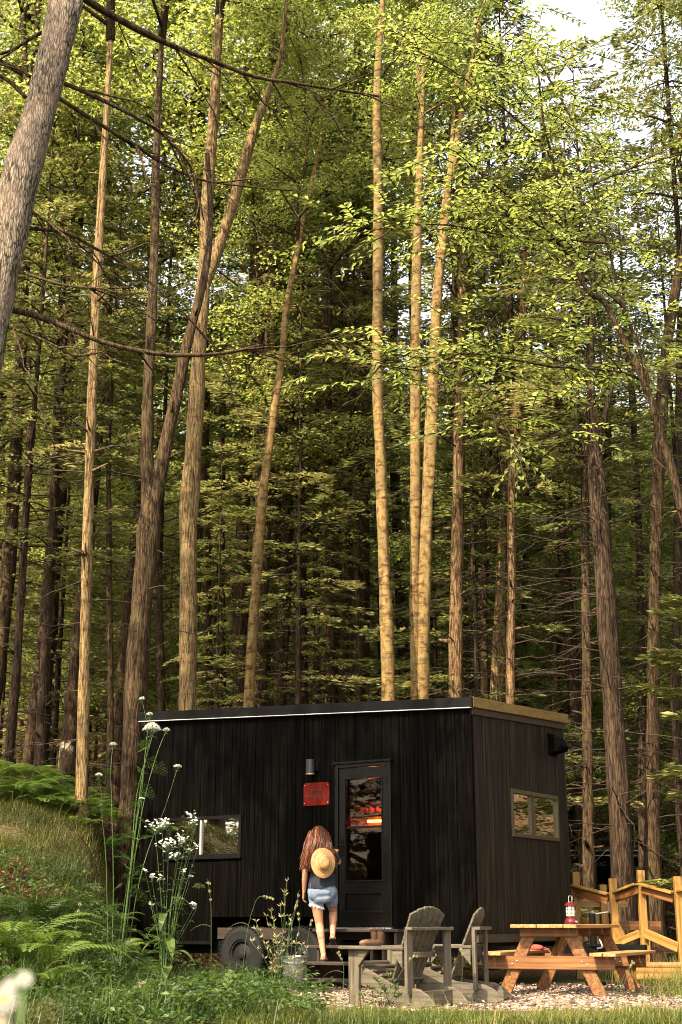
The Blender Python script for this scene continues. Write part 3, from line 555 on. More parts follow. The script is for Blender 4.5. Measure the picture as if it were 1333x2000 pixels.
mb = MB(); mb.box(-.9, .0, -1.43, -1.402, 1.1, 1.6); wn2 = mb.build('window', M['black_metal'], c2); mb = MB(); mb.box(-.86, -.04, -1.44, -1.432, 1.14, 1.56); mb.build('pane', M['glass_win'], wn2)
mb = MB(); mb.lathe([(.07, zt - .02), (.07, zt + .2), (.1, zt + .21), (.1, zt + .26), (.02, zt + .3)], (.75, -1.0, 0), 16); mb.build('vent_pipe', M['white_frame'], c2)
mb = MB(); mb.box(-hw + .1, hw - .1, -1.2, 1.2, .2, .45); mb.build('chassis', M['black_metal'], c2)
# ================================================================ picnic table
TA = R(26); tx = V((math.cos(TA), -math.sin(TA), 0)); ty = V((math.sin(TA), math.cos(TA), 0))
tc0 = V((2.556, 15.5, 0)) - tx * .38 + ty * .9
table = thing('picnic_table', 'orange stained wooden picnic table with attached benches on gravel', 'table', tc0, -TA)
HL = .9
for i in range(5):
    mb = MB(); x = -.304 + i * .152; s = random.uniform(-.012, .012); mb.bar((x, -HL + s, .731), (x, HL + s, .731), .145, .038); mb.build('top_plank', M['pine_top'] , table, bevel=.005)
for s in (-1, 1):
    for i in range(2):
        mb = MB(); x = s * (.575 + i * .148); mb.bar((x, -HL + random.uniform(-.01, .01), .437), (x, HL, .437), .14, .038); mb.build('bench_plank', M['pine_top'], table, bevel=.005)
for e in (-1, 1):
    y = e * .68
    for s in (-1, 1):
        mb = MB(); a = V((s * .2, y, .71)); b = V((s * .56, y, -.01)); d = (b - a); w = V((.145 / 2 / (d.z / d.length) * -1, 0, 0)) if False else V((.0755, 0, 0))
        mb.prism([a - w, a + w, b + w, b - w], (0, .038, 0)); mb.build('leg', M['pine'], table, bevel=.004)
    mb = MB(); yb = y - .04 * e if e > 0 else y - .04; mb.bar((-.73, y - .021, .345), (.73, y - .021, .345), .038, .14, (0, 0, 1)); mb.build('bench_support', M['pine'], table, bevel=.005)
    mb = MB(); mb.bar((-.33, y - .021, .665), (.33, y - .021, .665), .038, .09); mb.build('top_cleat', M['pine'], table, bevel=.004)
    mb = MB(); mb.bar((0, y + e * -.03, .34), (0, e * .12, .7), .038, .09); mb.build('brace', M['pine'], table)
    for s in (-1, 1):
        for k in (0, 1): mb = MB(); mb.ball((s * (.37 + k * .06), y - .042, .36 - k * .03), .011, n=8); mb.build('bolt', M['steel'], table)
def on_table(ax, ay): p = tc0 + tx * ax + ty * ay; return (p.x, p.y)
# lantern
lx, ly = on_table(.24, -.62)
lan = thing('camping_lantern', 'red camping lantern with cream globe on the picnic table', 'lantern', (lx, ly, .751)); lan.scale = (.9, .9, .92)
mb = MB(); mb.lathe([(.06, 0), (.078, .004), (.08, .03), (.074, .06), (.05, .085), (.035, .09)], n=24); mb.build('base', M['red_paint'], lan, smooth=False)
mb = MB(); mb.lathe([(.05, .092), (.056, .1), (.058, .15), (.056, .2), (.05, .212)], n=24); mb.build('globe', M['globe'], lan)
mb = MB(); mb.lathe([(.06, .213), (.08, .216), (.08, .228), (.055, .25), (.03, .262), (.012, .268)], n=24); mb.build('cap', M['red_paint'], lan)
mb = MB()
for k in range(8): a = k * .785; mb.tube([(.063 * math.cos(a), .063 * math.sin(a), z) for z in (.09, .214)], .0025, 5)
for z in (.13, .175): mb.tube([(.064 * math.cos(a), .064 * math.sin(a), z) for a in [i * 6.283 / 24 for i in range(25)]], .0025, 5, cap=False)
mb.build('wire_guard', M['black_metal'], lan)
mb = MB(); mb.tube([(-.02, 0, .262), (-.02, 0, .3), (-.015, 0, .325), (.0, 0, .335), (.015, 0, .325), (.02, 0, .3), (.02, 0, .262)], .003, 6); mb.build('bail', M['steel'], lan)
mb = MB(); mb.tube([(.05, -.06, .03), (.062, -.075, .03)], .014, 10); mb.build('valve_knob', M['steel'], lan)
# red cloth bundle on the far bench
bx, by = on_table(-.62, .55); cb = thing('cloth_bundle', 'small dull red cloth bundle lying on the left bench', 'cloth', (bx, by, .457), .4)
mb = MB(); mb.ball((0, 0, .012), .17, .1, .04); mb.ball((.06, 0, .025), .1, .08, .035); mb.ball((-.07, .01, .02), .1, .08, .03); link('folded_cloth', voxel(mb, 'folded_cloth', .012, 3), cb, [M['red_cloth']])
mb = MB(); mb.tube([(.16, -.02, .02), (.2, -.05, .01), (.23, -.08, -.06), (.24, -.085, -.14)], .006, 6); mb.build('strap', M['red_cloth'], cb)
# ================================================================ garden chairs (local: sitter faces +y)
def chair(label, loc, rz):
    o = thing('garden_chair', label, 'chair', loc, rz, 'grey slatted garden chairs by the steps'); m = M['chair']
    for s in (-1, 1):
        # long side runner: front edge, seat line, tapered rounded tail
        x = s * .27 - .016; ol = [(x, .33, .36), (x, .33, .24), (x, -.3, .0), (x, -.62, .0), (x, -.68, .03), (x, -.6, .12), (x, -.5, .17), (x, -.2, .2), (x, .2, .37)]
        mb = MB(); mb.prism(ol, (.032, 0, 0)); mb.build('side_runner', m, o, bevel=.004)
        mb = MB(); mb.box(s * .305 - .019, s * .305 + .019, .2, .33, 0, .52); mb.build('front_leg', m, o, bevel=.004)
        mb = MB(); mb.box(s * .31 - .05, s * .31 + .05, -.42, -.385, .12, .70); mb.build('rear_post', m, o, bevel=.004)
        mb = MB(); ax = s * .335; ol = [(ax - .06, .4, .522), (ax + .06, .4, .522), (ax + .075, .3, .522), (ax + .06, -.1, .522), (ax + .035, -.383, .522), (ax - .045, -.383, .522), (ax - .06, 0, .522)]
        mb.prism(ol, (0, 0, .028)); mb.build('arm', m, o, bevel=.004)
        mb = MB(); mb.prism([(ax - .016, .18, .52), (ax - .016, .05, .52), (ax - .016, .19, .36)], (.03, 0, 0)); mb.build('arm_bracket', m, o); mb = MB(); mb.prism([(ax - .036, -.37, .52), (ax - .036, -.24, .52), (ax - .036, -.37, .36)], (.03, 0, 0)); mb.build('arm_bracket', m, o)
    for i in range(5):
        t = i / 4; y = .33 - .44 * t; z = .385 - .15 * t ** 1.1; mb = MB(); mb.bar((-.27, y, z), (.27, y, z), .095, .024, (0, .3, 1)); mb.build('seat_slat', m, o, bevel=.003)
    # fan back, six slats
    a = V((0, -.1, .2)); b = V((0, -.43, .94)); n = 6
    for i in range(n):
        q = (i - 2.5); x0 = q * .074; x1 = q * .094; top = .98 - .012 * q * q; A = a + V((x0, 0, 0)); B = a.lerp(b, top) + V((x1, 0, 0)); w0, w1 = .0305, .0405
        e = V((0, -.02 , .045)) * (.25 * -q)
        nrm = V((0, -.74, -.33)).normalized() * .022
        mb = MB(); mb.prism([A - V((w0, 0, 0)), A + V((w0, 0, 0)), B + V((w1, 0, 0)) + e * .5, B - V((w1, 0, 0)) - e * .5], nrm); mb.build('back_slat', m, o, bevel=.003)
    mb = MB(); n = 10; f = [V((-.345 + .69 * i / n, -.385 + .05 * math.sin(math.pi * i / n), .70)) for i in range(n + 1)]; r = [V((.345 - .69 * i / n, -.47, .70)) for i in range(n + 1)]
    mb.prism(f + r, (0, 0, .03)); mb.build('back_rail', m, o, bevel=.003)
    mb = MB(); mb.prism([V((-.26 + .52 * i / 8, -.262 - .05 * math.sin(math.pi * i / 8), .45)) for i in range(9)] + [V((.26 - .52 * i / 8, -.30 - .065 * math.sin(math.pi * i / 8), .45)) for i in range(9)], (0, 0, .05)); mb.build('lower_rail', m, o, bevel=.003)
    mb = MB(); mb.box(-.254, .254, -.5, -.468, .03, .15); mb.build('stretcher', m, o, bevel=.003)
    return o
p = P(772, 1900, 14.2); chair('grey slatted garden chair nearest the steps, seen from behind', (p.x, 14.1, 0), R(50))
p = P(864, 1900, 15.0); chair('grey slatted garden chair beside the picnic table, seen side-on', (p.x, 14.95, 0), R(74))
# fire ring
p = P(850, 1900, 16.0); fr = thing('fire_ring', 'low dark iron fire ring on the gravel between the garden chairs', 'fire ring', (p.x, 16.3, 0))
mb = MB(); n = 28; vo = [(.36 * math.cos(i * 6.283 / n), .36 * math.sin(i * 6.283 / n)) for i in range(n)]; vi = [(x * .965, y * .965) for x, y in vo]
vs = [(x, y, z) for z in (.08, .15) for x, y in vo] + [(x, y, z) for z in (.08, .15) for x, y in vi]
fs = [(i, (i + 1) % n, n + (i + 1) % n, n + i) for i in range(n)] + [(2 * n + (i + 1) % n, 2 * n + i, 3 * n + i, 3 * n + (i + 1) % n) for i in range(n)] + [(n + i, n + (i + 1) % n, 3 * n + (i + 1) % n, 3 * n + i) for i in range(n)] + [((i + 1) % n, i, 2 * n + i, 2 * n + (i + 1) % n) for i in range(n)]
mb.add(vs, fs); mb.build('ring', M['rim'], fr)
for k in range(4):
    a = k * 1.57 + .4; mb = MB(); mb.bar((.35 * math.cos(a), .35 * math.sin(a), .1), (.38 * math.cos(a), .38 * math.sin(a), -.01), .025, .01); mb.build('leg', M['rim'], fr)
# pail beside the steps
p = P(576, 1868, 17.1); pail = thing('metal_pail', 'galvanised metal pail in the weeds left of the steps', 'pail', (p.x, 17.1, p.z - .34))
mb = MB(); mb.lathe([(.115, .0), (.12, .0), (.15, .325), (.162, .33), (.162, .34), (.15, .345), (.145, .335), (.112, .01)], n=28); mb.build('bucket', M['galv'], pail)
mb = MB(); mb.lathe([(.151, .0), (.156, .006), (.151, .012)], (0, 0, .27), 28); mb.build('band', M['galv'], pail)
mb = MB(); mb.tube([(.155 * math.cos(a), -.03 - .12 * math.sin(a), .32 - .06 * math.sin(a)) for a in [i * math.pi / 14 for i in range(15)]], .004, 6); mb.build('bail', M['steel'], pail)
# ================================================================ pine railing and low landing
rail = thing('stair_railing', 'raw yellow pine stair railing with square posts behind the picnic table', 'railing', (P(1250, 1800, 19.5).x, 19.5, 0)); RO = rail.location.copy()
PD = {'A': (1124, 1703, 20.6), 'B': (1178, 1728, 21.2), 'C': (1197, 1716, 20.0), 'D': (1251, 1700, 19.5), 'E': (1323, 1712, 19.0)}
for k, (px, py, D) in PD.items():
    t = P(px, py, D); mb = MB(); q = .05; mb.box(t.x - q, t.x + q, D - q, D + q, gz(t.x, D) - .1, t.z); mb.build('post', M['deckwood'], rail, bevel=.004, orig=RO)
def rl(name, a, b, w, t, up=(0, 0, 1), mat='deckwood'):
    mb = MB(); mb.bar(P(*a), P(*b), w, t, up); mb.build(name, M[mat], rail, bevel=.004, orig=RO)
rl('cap_rail', (1104, 1736, 21.4), (1119, 1730, 20.52), .14, .035); rl('cap_rail', (1122, 1730, 20.5), (1190, 1747, 20.1), .14, .035)
rl('cap_rail', (1204, 1743, 19.97), (1246, 1727, 19.44), .14, .035); rl('cap_rail', (1252, 1727, 19.4), (1316, 1744, 19.02), .14, .035); rl('cap_rail', (1328, 1741, 18.98), (1365, 1731, 18.6), .14, .035)
rl('top_rail', (1104, 1747, 21.4), (1118, 1741, 20.55), .038, .09, mat='pine'); rl('top_rail', (1126, 1741, 20.5), (1188, 1759, 20.1), .038, .13, mat='pine')
rl('top_rail', (1204, 1754, 19.96), (1245, 1739, 19.46), .038, .1, mat='pine'); rl('top_rail', (1254, 1738, 19.42), (1316, 1756, 19.04), .038, .1, mat='pine')
rl('lower_rail', (1199, 1845, 19.95), (1249, 1824, 19.53), .038, .11); rl('lower_rail', (1259, 1822, 19.4), (1326, 1851, 19.0), .038, .125); rl('lower_rail', (1131, 1798, 20.6), (1153, 1806, 20.4), .038, .12)
rl('far_rail', (1130, 1766, 21.3), (1226, 1766, 21.3), .04, .09); rl('far_rail', (1200, 1808, 21.0), (1292, 1808, 21.0), .04, .13, mat='pine'); rl('far_rail', (1268, 1856, 20.2), (1335, 1856, 20.2), .04, .09, mat='pine')
rl('brace', (1201, 1802, 19.93), (1231, 1858, 19.75), .05, .1); rl('stub_post', (1164, 1778, 20.9), (1166, 1880, 20.9), .09, .09, (0, 1, 0)); rl('stub_post', (1262, 1800, 20.0), (1264, 1862, 20.0), .09, .09, (0, 1, 0))
a = P(1310, 1882, 18.2); land = thing('low_landing', 'low pine plank landing at the foot of the railing', 'landing', (a.x, 18.4, 0))
for i in range(6): mb = MB(); mb.box(-.5, 1.6, -.42 + i * .145, -.28 + i * .145, a.z - .035, a.z); mb.build('plank', M['pine_top'], land, bevel=.004)
mb = MB(); mb.box(-.48, 1.58, -.41, -.37, a.z - .18, a.z - .037); mb.box(-.48, 1.58, .36, .4, a.z - .18, a.z - .037)
for x in (-.42, .5, 1.5): mb.box(x - .04, x + .04, -.365, .355, -.05, a.z - .037)
mb.build('joists', M['deckwood'], land)
# ================================================================ woman climbing the steps (x right, y towards the door)
pf = P(632, 1878, 17.88)
per = thing('person', 'woman in navy T-shirt and frayed denim shorts climbing the steps, hand on the door handle', 'person', (pf.x, 17.88, .306))
hp = on_front(656, 1658, -.1); HW = cw(hp.x, -.1, hp.z); HL_ = HW - V(per.location)          # the hand in local space
B = MB(); cap = B.capsule
# joints
pel = V((-.015, .03, .86)); hipL = V((-.105, .03, .84)); hipR = V((.075, .05, .84))
kneL = V((-.055, .065, .46)); ankL = V((.0, -.005, .085)); kneR = V((.12, .26, .6)); ankR = V((.115, .09, .3))
sp1 = V((-.02, .05, 1.02)); sp2 = V((-.04, .07, 1.2)); neck = V((-.055, .1, 1.37)); head = V((-.06, .115, 1.52))
shL = V((-.205, .06, 1.315)); shR = V((.09, .12, 1.315)); elL = V((-.235, .0, 1.05)); wrL = V((-.25, .07, .84))
wrR = HL_ + V((-.01, -.06, -.045)); elR = (shR + wrR) / 2 + V((.07, -.06, -.12))
# torso
for a, b, ra, rb in ((hipL, hipR, .092, .092), (pel, sp1, .125, .105), (pel + V((-.05, -.02, .02)), pel + V((-.05, .01, .1)), .1, .09), (pel + V((.05, -.0, .02)), pel + V((.05, .02, .1)), .1, .09), (sp1, sp2, .11, .115),
    (sp2 + V((-.06, 0, 0)), shL + V((.04, 0, -.03)), .1, .06), (sp2 + V((.06, 0, 0)), shR + V((-.04, 0, -.03)), .1, .06), (shL, neck, .05, .05), (shR, neck, .05, .05), (sp2, neck, .1, .055), (neck, head, .048, .05)): cap(a, b, ra, rb)
B.ball(hipL + V((.012, -.055, -.02)), .088, .085, .095); B.ball(hipR + V((-.01, -.05, -.02)), .085, .085, .095)
# head: skull, jaw, nose, ears; she looks at the door
B.ball(head + V((0, -.005, .025)), .073, .09, .1); B.ball(head + V((.005, .03, -.04)), .052, .062, .075); cap(head + V((.008, .09, .01)), head + V((.009, .108, -.018)), .009, .013); B.ball(head + V((-.073, .0, -.005)), .012, .02, .03); B.ball(head + V((.073, .0, -.005)), .012, .02, .03)
B.ball(head + V((.006, .078, -.075)), .025, .022, .02)
# legs
for h, k, a in ((hipL, kneL, ankL), (hipR, kneR, ankR)):
    cap(h, h.lerp(k, .45), .093, .077); cap(h.lerp(k, .45), k, .077, .053); cap(k, k.lerp(a, .3), .052, .054); cap(k.lerp(a, .3) + V((0, -.014, 0)), k.lerp(a, .45) + V((0, -.008, 0)), .05, .046); cap(k.lerp(a, .3), a, .05, .032); B.ball(k + V((0, .02, 0)), .047)
def foot(a, dirv, upv):
    d = V(dirv).normalized(); u = V(upv).normalized(); s = d.cross(u)
    hl = a - u * .045 - d * .035; ball_ = a - u * .055 + d * .12
    cap(a, hl, .033, .032); cap(a, a + d * .07 - u * .03, .034, .034); cap(hl, ball_, .03, .028); cap(a + d * .05 - u * .03, ball_ + s * .015, .033, .026); cap(a + d * .05 - u * .04, ball_ - s * .02, .03, .024)
    for i, (o, L_, r_) in enumerate(((.03, .062, .013), (.012, .06, .0105), (-.005, .055, .01), (-.02, .045, .0095), (-.034, .034, .009))): cap(ball_ + s * o * 1.05, ball_ + s * o * 1.1 + d * L_, r_ + .003, r_)
    return hl, ball_, d, u
fL = foot(ankL, (.05, 1, -.02), (0, .02, 1)); fR = foot(ankR, (.02, .8, -.62), (0, .62, .8))
# arms and hands
def arm(s, e, w):
    cap(s, s.lerp(e, .5), .05, .043); cap(s.lerp(e, .5), e, .043, .034); cap(e, e.lerp(w, .3), .036, .038); cap(e.lerp(w, .3), w, .038, .024)
arm(shL, elL, wrL); arm(shR, elR, wrR)
def hand(w, d, n, side, curl):
    """w wrist, d along the hand, n out of the back of the hand, side = direction of the thumb"""
    d0 = V(d).normalized(); n0 = V(n).normalized(); t = V(side).normalized()
    for o in (-.026, -.009, .009, .026): cap(w + t * o * .6, w + d0 * .082 + t * o, .016, .0125)
    for o, L_ in ((.028, .068), (.009, .076), (-.01, .07), (-.027, .054)):
        p = w + d0 * .084 + t * o; dd, nn = d0, n0
        for j, f in enumerate((.42, .33, .25)):
            ang = curl * (.55 + .3 * j); dd, nn = dd * math.cos(ang) - nn * math.sin(ang), nn * math.cos(ang) + dd * math.sin(ang)
            q = p + dd * L_ * f; cap(p, q, .0092 - j * .0006, .0086 - j * .0006); p = q
    p = w + d0 * .025 + t * .022; q = p + (t * .75 + d0 * .65 - n0 * .15).normalized() * .04; cap(p, q, .014, .0105); cap(q, q + (d0 * .85 + t * .25 - n0 * curl * .5).normalized() * .034, .0105, .009)
D0, N0 = (wrL - elL).normalized(), V((-1, .1, 0)).normalized(); hand(wrL, D0, N0, V((.1, .9, .2)), .45)
D0, N0 = V((.15, .75, .3)).normalized(), V((.1, -.35, .9)).normalized(); hand(wrR, D0, N0, V((-.95, .1, .1)), .95)
link('body', voxel(B, 'body', .0052, 3), per, [M['skin']])
# face
for s in (-1, 1): mb = MB(); mb.ball(head + V((.006 + s * .03, .083, .018)), .011, .007, .007, n=10); mb.build('eye', M['eye'], per, smooth=True)
mb = MB(); mb.capsule(head + V((-.012, .094, -.052)), head + V((.026, .094, -.052)), .006, .006, 8); mb.build('mouth', M['lip'], per, smooth=True)
# T-shirt
B = MB(); cap = B.capsule
for a, b, ra, rb in ((V((-.015, -.01, .9)), V((-.02, .02, 1.02)), .137, .118), (V((-.075, .0, .9)), V((-.06, .03, 1.02)), .125, .11), (V((.045, .01, .93)), V((.03, .03, 1.04)), .125, .11), (V((-.075, .03, .95)), sp1 + V((-.045, 0, 0)), .118, .108), (V((.035, .04, .98)), sp1 + V((.035, 0, .02)), .118, .108), (sp1 + V((-.03, 0, 0)), sp2 + V((-.03, 0, 0)), .118, .12), (sp1 + V((.03, 0, 0)), sp2 + V((.03, 0, 0)), .116, .12),
    (sp2 + V((-.06, 0, 0)), shL + V((.03, 0, -.03)), .112, .073), (sp2 + V((.06, 0, 0)), shR + V((-.03, 0, -.03)), .112, .073), (shL + V((.02, 0, .005)), neck + V((-.02, 0, -.03)), .06, .058), (shR + V((-.02, 0, .005)), neck + V((.02, 0, -.03)), .06, .058),
    (shL, shL.lerp(elL, .6) + V((-.012, -.005, 0)), .062, .064), (shR, shR.lerp(elR, .6), .062, .064)): cap(a, b, ra, rb)
me = voxel(B, 'tshirt', .0065, 5); bm = bmesh.new(); bm.from_mesh(me)
bmesh.ops.bisect_plane(bm, geom=bm.verts[:] + bm.edges[:] + bm.faces[:], plane_co=(-.02, 0, .87), plane_no=V((.22, -.04, -1)), clear_outer=True)
bm.to_mesh(me); bm.free(); me.shade_smooth(); link('tshirt', me, per, [M['shirt']])
# shorts with frayed hems
B = MB(); cap = B.capsule
cap(pel + V((-.05, .01, .0)), pel + V((-.05, .02, .11)), .118, .112); cap(pel + V((.05, .01, .02)), pel + V((.05, .02, .11)), .116, .11)
B.ball(hipL + V((.008, -.058, -.02)), .1, .092, .105); B.ball(hipR + V((-.006, -.052, -.01)), .098, .092, .105)
cap(pel + V((-.06, -.06, .05)), pel + V((.06, -.055, .06)), .088, .088); cap(pel + V((-.05, -.075, -.03)), pel + V((.05, -.07, -.02)), .085, .085); cap(pel + V((-.05, -.06, -.1)), pel + V((.05, -.055, -.09)), .078, .078); cap(hipL, hipL.lerp(kneL, .5) + V((-.004, 0, 0)), .102, .09); cap(hipR, hipR.lerp(kneR, .5), .102, .089)
me = voxel(B, 'shorts', .0065, 4); bm = bmesh.new(); bm.from_mesh(me)
bmesh.ops.bisect_plane(bm, geom=bm.verts[:] + bm.edges[:] + bm.faces[:], plane_co=(-.05, 0, .655), plane_no=V((-.25, .0, -1)), clear_outer=True)
bmesh.ops.bisect_plane(bm, geom=bm.verts[:] + bm.edges[:] + bm.faces[:], plane_co=(0, 0, .925), plane_no=V((0, 0, 1)), clear_outer=True)
rim = [v.co.copy() for v in bm.verts if v.is_boundary and v.co.z < .8]; bm.to_mesh(me); bm.free(); me.shade_smooth(); sho = link('shorts', me, per, [M['denim']])
mb = MB()
for v in random.sample(rim, min(len(rim), 130)):
    mb.tube([v + V((0, 0, .006)), v + V((random.uniform(-.012, .012), random.uniform(-.01, .006), -random.uniform(.012, .035)))], [.003, .0012], 3)
mb.build('frayed_hem', plain('fray', (.62, .64, .64), .9), sho)
mb = MB()
for c, s in ((hipL + V((.0, -.148, .02)), 1), (hipR + V((-.0, -.14, .03)), 1)):
    w_, h_ = .062, .066; ol = [V((-w_, 0, h_)), V((w_, 0, h_)), V((w_, 0, -h_ * .6)), V((0, 0, -h_)), V((-w_, 0, -h_ * .6)), V((-w_, 0, h_))]
    mb.tube([c + p + V((0, .02 * (abs(p.x) / .06) ** 2 + .015 * abs(p.z) / .06, 0)) for p in ol], .0032, 4)
mb.tube([pel + V((-.005, -.112, .1)), pel + V((-.012, -.118, .02)), pel + V((-.014, -.1, -.06))], .003, 4)
mb.build('pocket_seams', plain('seam', (.16, .19, .24), .9), sho)
# sandals
for (hl, bl, d, u) in (fL, fR):
    s = d.cross(u); mb = MB(); ol = []
    for t, wd in ((-.038, .018), (-.02, .034), (.05, .034), (.12, .043), (.17, .045), (.215, .034), (.235, .012)): ol.append((t, wd))
    c = hl - u * .032; poly = [c + d * t + s * w_ for t, w_ in ol] + [c + d * t - s * w_ for t, w_ in ol[::-1]]
    mb.prism(poly, -u * .018); sa = mb.build('sandal', M['sole'], per, bevel=.003)
    mb = MB(); k = c + d * .1 + u * .003
    for q in (-1, 1): mb.tube([k + s * q * .042, k + s * q * .032 + u * .045 + d * .03, k + d * .085 + u * .035], .006, 6)
    mb.tube([hl + s * .038 - u * .02, hl - d * .036 + u * .02, hl - s * .038 - u * .02], .005, 6); mb.build('strap', M['sandal'], sa)
# hair: cap plus many wavy locks, part of it tied with a pale ribbon
mb = MB(); mb.ball(head + V((-.006, -.022, .03)), .1, .106, .108, n=20); mb.ball(head + V((-.02, -.07, -.03)), .09, .06, .1, n=16)
hc = link('hair', voxel(mb, 'hair', .008, 3), per, [M['hair']])
me = hc.data; at = me.attributes.get('gc') or me.attributes.new('gc', 'FLOAT_VECTOR', 'POINT'); arr = np.zeros((len(me.vertices), 3), np.float32); arr[:, 0] = .08; arr[:, 2] = .35; at.data.foreach_set('vector', arr.ravel())
mb = MB(); rr = random.Random(5)
for i in range(420):
    u = rr.uniform(-1, 1); dep = rr.uniform(0, 1)
    th = u * 1.9; st = head + V((.104 * math.sin(th), -.108 * math.cos(th) * (.6 + .4 * dep) - .01, .04 + .09 * (1 - abs(u)) * rr.uniform(.3, 1)))
    L_ = rr.uniform(.34, .52) if u < .25 else rr.uniform(.28, .46)
    ex_ = -.105 + u * .17 + rr.uniform(-.03, .03); ey = -.085 - .05 * (1 - abs(u)) - rr.uniform(0, .035)
    if u > .5: ex_ += .05 * (u - .5) * 2
    if rr.random() < .2: ex_ += rr.uniform(-.07, .06); ey -= rr.uniform(0, .03)
    pts = []; ph = rr.uniform(0, 6.28); am = rr.uniform(.008, .024); sw_ = .1 if u > .55 else 0
    for k in range(11):
        t = k / 10; e = t ** .75
        x = st.x + (ex_ - st.x) * e + am * math.sin(t * 10 + ph) * t + sw_ * max(0, t - .6) * 1.2
        y = st.y + (ey - st.y) * min(1, e * 1.6) + am * math.cos(t * 9 + ph) * t * .6
        z = st.z + .02 * math.sin(min(1, t * 3) * 3.14) - L_ * t ** 1.15
        pts.append((x, y, z))
    r0 = rr.uniform(.004, .0075); mb.tube(pts, [r0 * (1 - .75 * (k / 10) ** 2) for k in range(11)], 4, rnd=rr.random() * (1.0 if u < 0 else .55))  # lighter left locks: light from the left put in the hair colour
mb.build('loose_hair', M['hair'], per, smooth=True)
mb = MB(); tie = head + V((-.055, -.115, .05)); mb.tube([tie + V((.02 * math.cos(a), -.004, .014 * math.sin(a))) for a in [i * .7 for i in range(10)]], .006, 5)
mb.tube([tie, tie + V((.02, -.03, -.07)), tie + V((.035, -.04, -.14)), tie + V((.062, -.045, -.21))], [.007, .008, .006, .004], 5); mb.tube([tie, tie + V((.01, -.03, -.06)), tie + V((.045, -.04, -.16))], [.006, .007, .003], 5); mb.tube([tie, tie + V((-.03, -.01, .004))], .006, 5)
mb.build('hair_ribbon', M['ribbon'], per, smooth=True)
# straw hat hanging on her back
hc_ = P(632, 1685, 17.66); hat = thing('straw_hat', 'round straw hat hanging on the woman\'s back', 'hat', hc_)
hat.rotation_euler = (R(84), R(0), R(16)); hat.scale = (.92, 1.0, 1.0)
prof = [(.0001, .094), (.03, .095), (.06, .09), (.083, .074), (.094, .045), (.098, .012), (.104, .004), (.14, -.004), (.178, -.012), (.186, -.016), (.186, -.02), (.14, -.009), (.1, -.002), (.092, .0), (.088, .04), (.06, .083), (.0001, .088)]
mb = MB(); n = 44; vs = []; g = []
for r_, z in prof:
    for k in range(n):
        a = 6.2832 * k / n; wv = (.01 * math.sin(a * 2 + 1) + .006 * math.sin(a * 3)) * max(0, (r_ - .1) / .08); vs.append((r_ * math.cos(a) * .93, r_ * math.sin(a) * 1.02, z + wv)); g.append((r_ * math.cos(a), r_ * math.sin(a), z))
mb.add(vs, [(i * n + k, i * n + (k + 1) % n, (i + 1) * n + (k + 1) % n, (i + 1) * n + k) for i in range(len(prof) - 1) for k in range(n)], g)
mb.build('hat_body', M['hat'], hat, smooth=True)
mb = MB(); mb.lathe([(.0965, .008), (.1, .012), (.0985, .032), (.0955, .034)], n=40); mb.build('hat_band', plain('straw_band', (.46, .27, .08), .7), hat)
# ================================================================ trees
def leafquads(C, D, Nn, L, W, fold=.12):
    """C,D,Nn (n,3): leaf base, direction, normal; returns verts (n*4,3)"""
    S = np.cross(Nn, D); S /= np.linalg.norm(S, axis=1, keepdims=True) + 1e-9
    L = np.broadcast_to(np.asarray(L, float), (len(C),))[:, None]; W = np.broadcast_to(np.asarray(W, float), (len(C),))[:, None]
    m = C + D * L * .45 + Nn * L * fold
    return np.stack([C, m + S * W * .5, C + D * L, m - S * W * .5], 1).reshape(-1, 3)
def unit(a): return a / (np.linalg.norm(a, axis=1, keepdims=True) + 1e-9)
class LM:
    """leaf quads plus woody tubes in one mesh (slot 0 wood, slot 1 leaves)"""
    def __init__(s): s.q = []; s.r = []; s.w = MB()
    def leaves(s, C, D, Nn, L, W, rnd=None, fold=.12):
        if len(C) == 0: return
        s.q.append(leafquads(C, D, Nn, L, W, fold)); s.r.append(RNG.random(len(C)) if rnd is None else np.clip(rnd, 0, 1))
    def mesh(s, name, orig=(0, 0, 0)):
        wv = np.array(s.w.v, float).reshape(-1, 3); lv = np.concatenate(s.q) if s.q else np.zeros((0, 3)); n0 = len(wv); nl = len(lv) // 4
        me = bpy.data.meshes.new(name); allv = np.concatenate([wv, lv]) - np.array(orig)
        nwf = len(s.w.f); lf = (np.arange(nl * 4) + n0)
        loops = np.concatenate([np.array([i for f in s.w.f for i in f], dtype=np.int64), lf]); st = np.cumsum([0] + [len(f) for f in s.w.f])
        starts = np.concatenate([st[:-1], st[-1] + np.arange(nl) * 4]) if nl else st[:-1]
        me.vertices.add(len(allv)); me.vertices.foreach_set('co', allv.astype(np.float32).ravel()); me.loops.add(len(loops)); me.loops.foreach_set('vertex_index', loops.astype(np.int32))
        me.polygons.add(len(starts)); me.polygons.foreach_set('loop_start', starts.astype(np.int32))
        mi = np.zeros(len(starts), np.int32); mi[nwf:] = 1; me.polygons.foreach_set('material_index', mi)
        sm_f = np.zeros(len(starts), bool); sm_f[:nwf] = True; me.polygons.foreach_set('use_smooth', sm_f)
        at = me.attributes.new('rnd', 'FLOAT', 'FACE'); rv = np.zeros(len(starts), np.float32)
        if nl: rv[nwf:] = np.concatenate(s.r)
        at.data.foreach_set('value', rv); me.update(calc_edges=True); me.validate(); return me
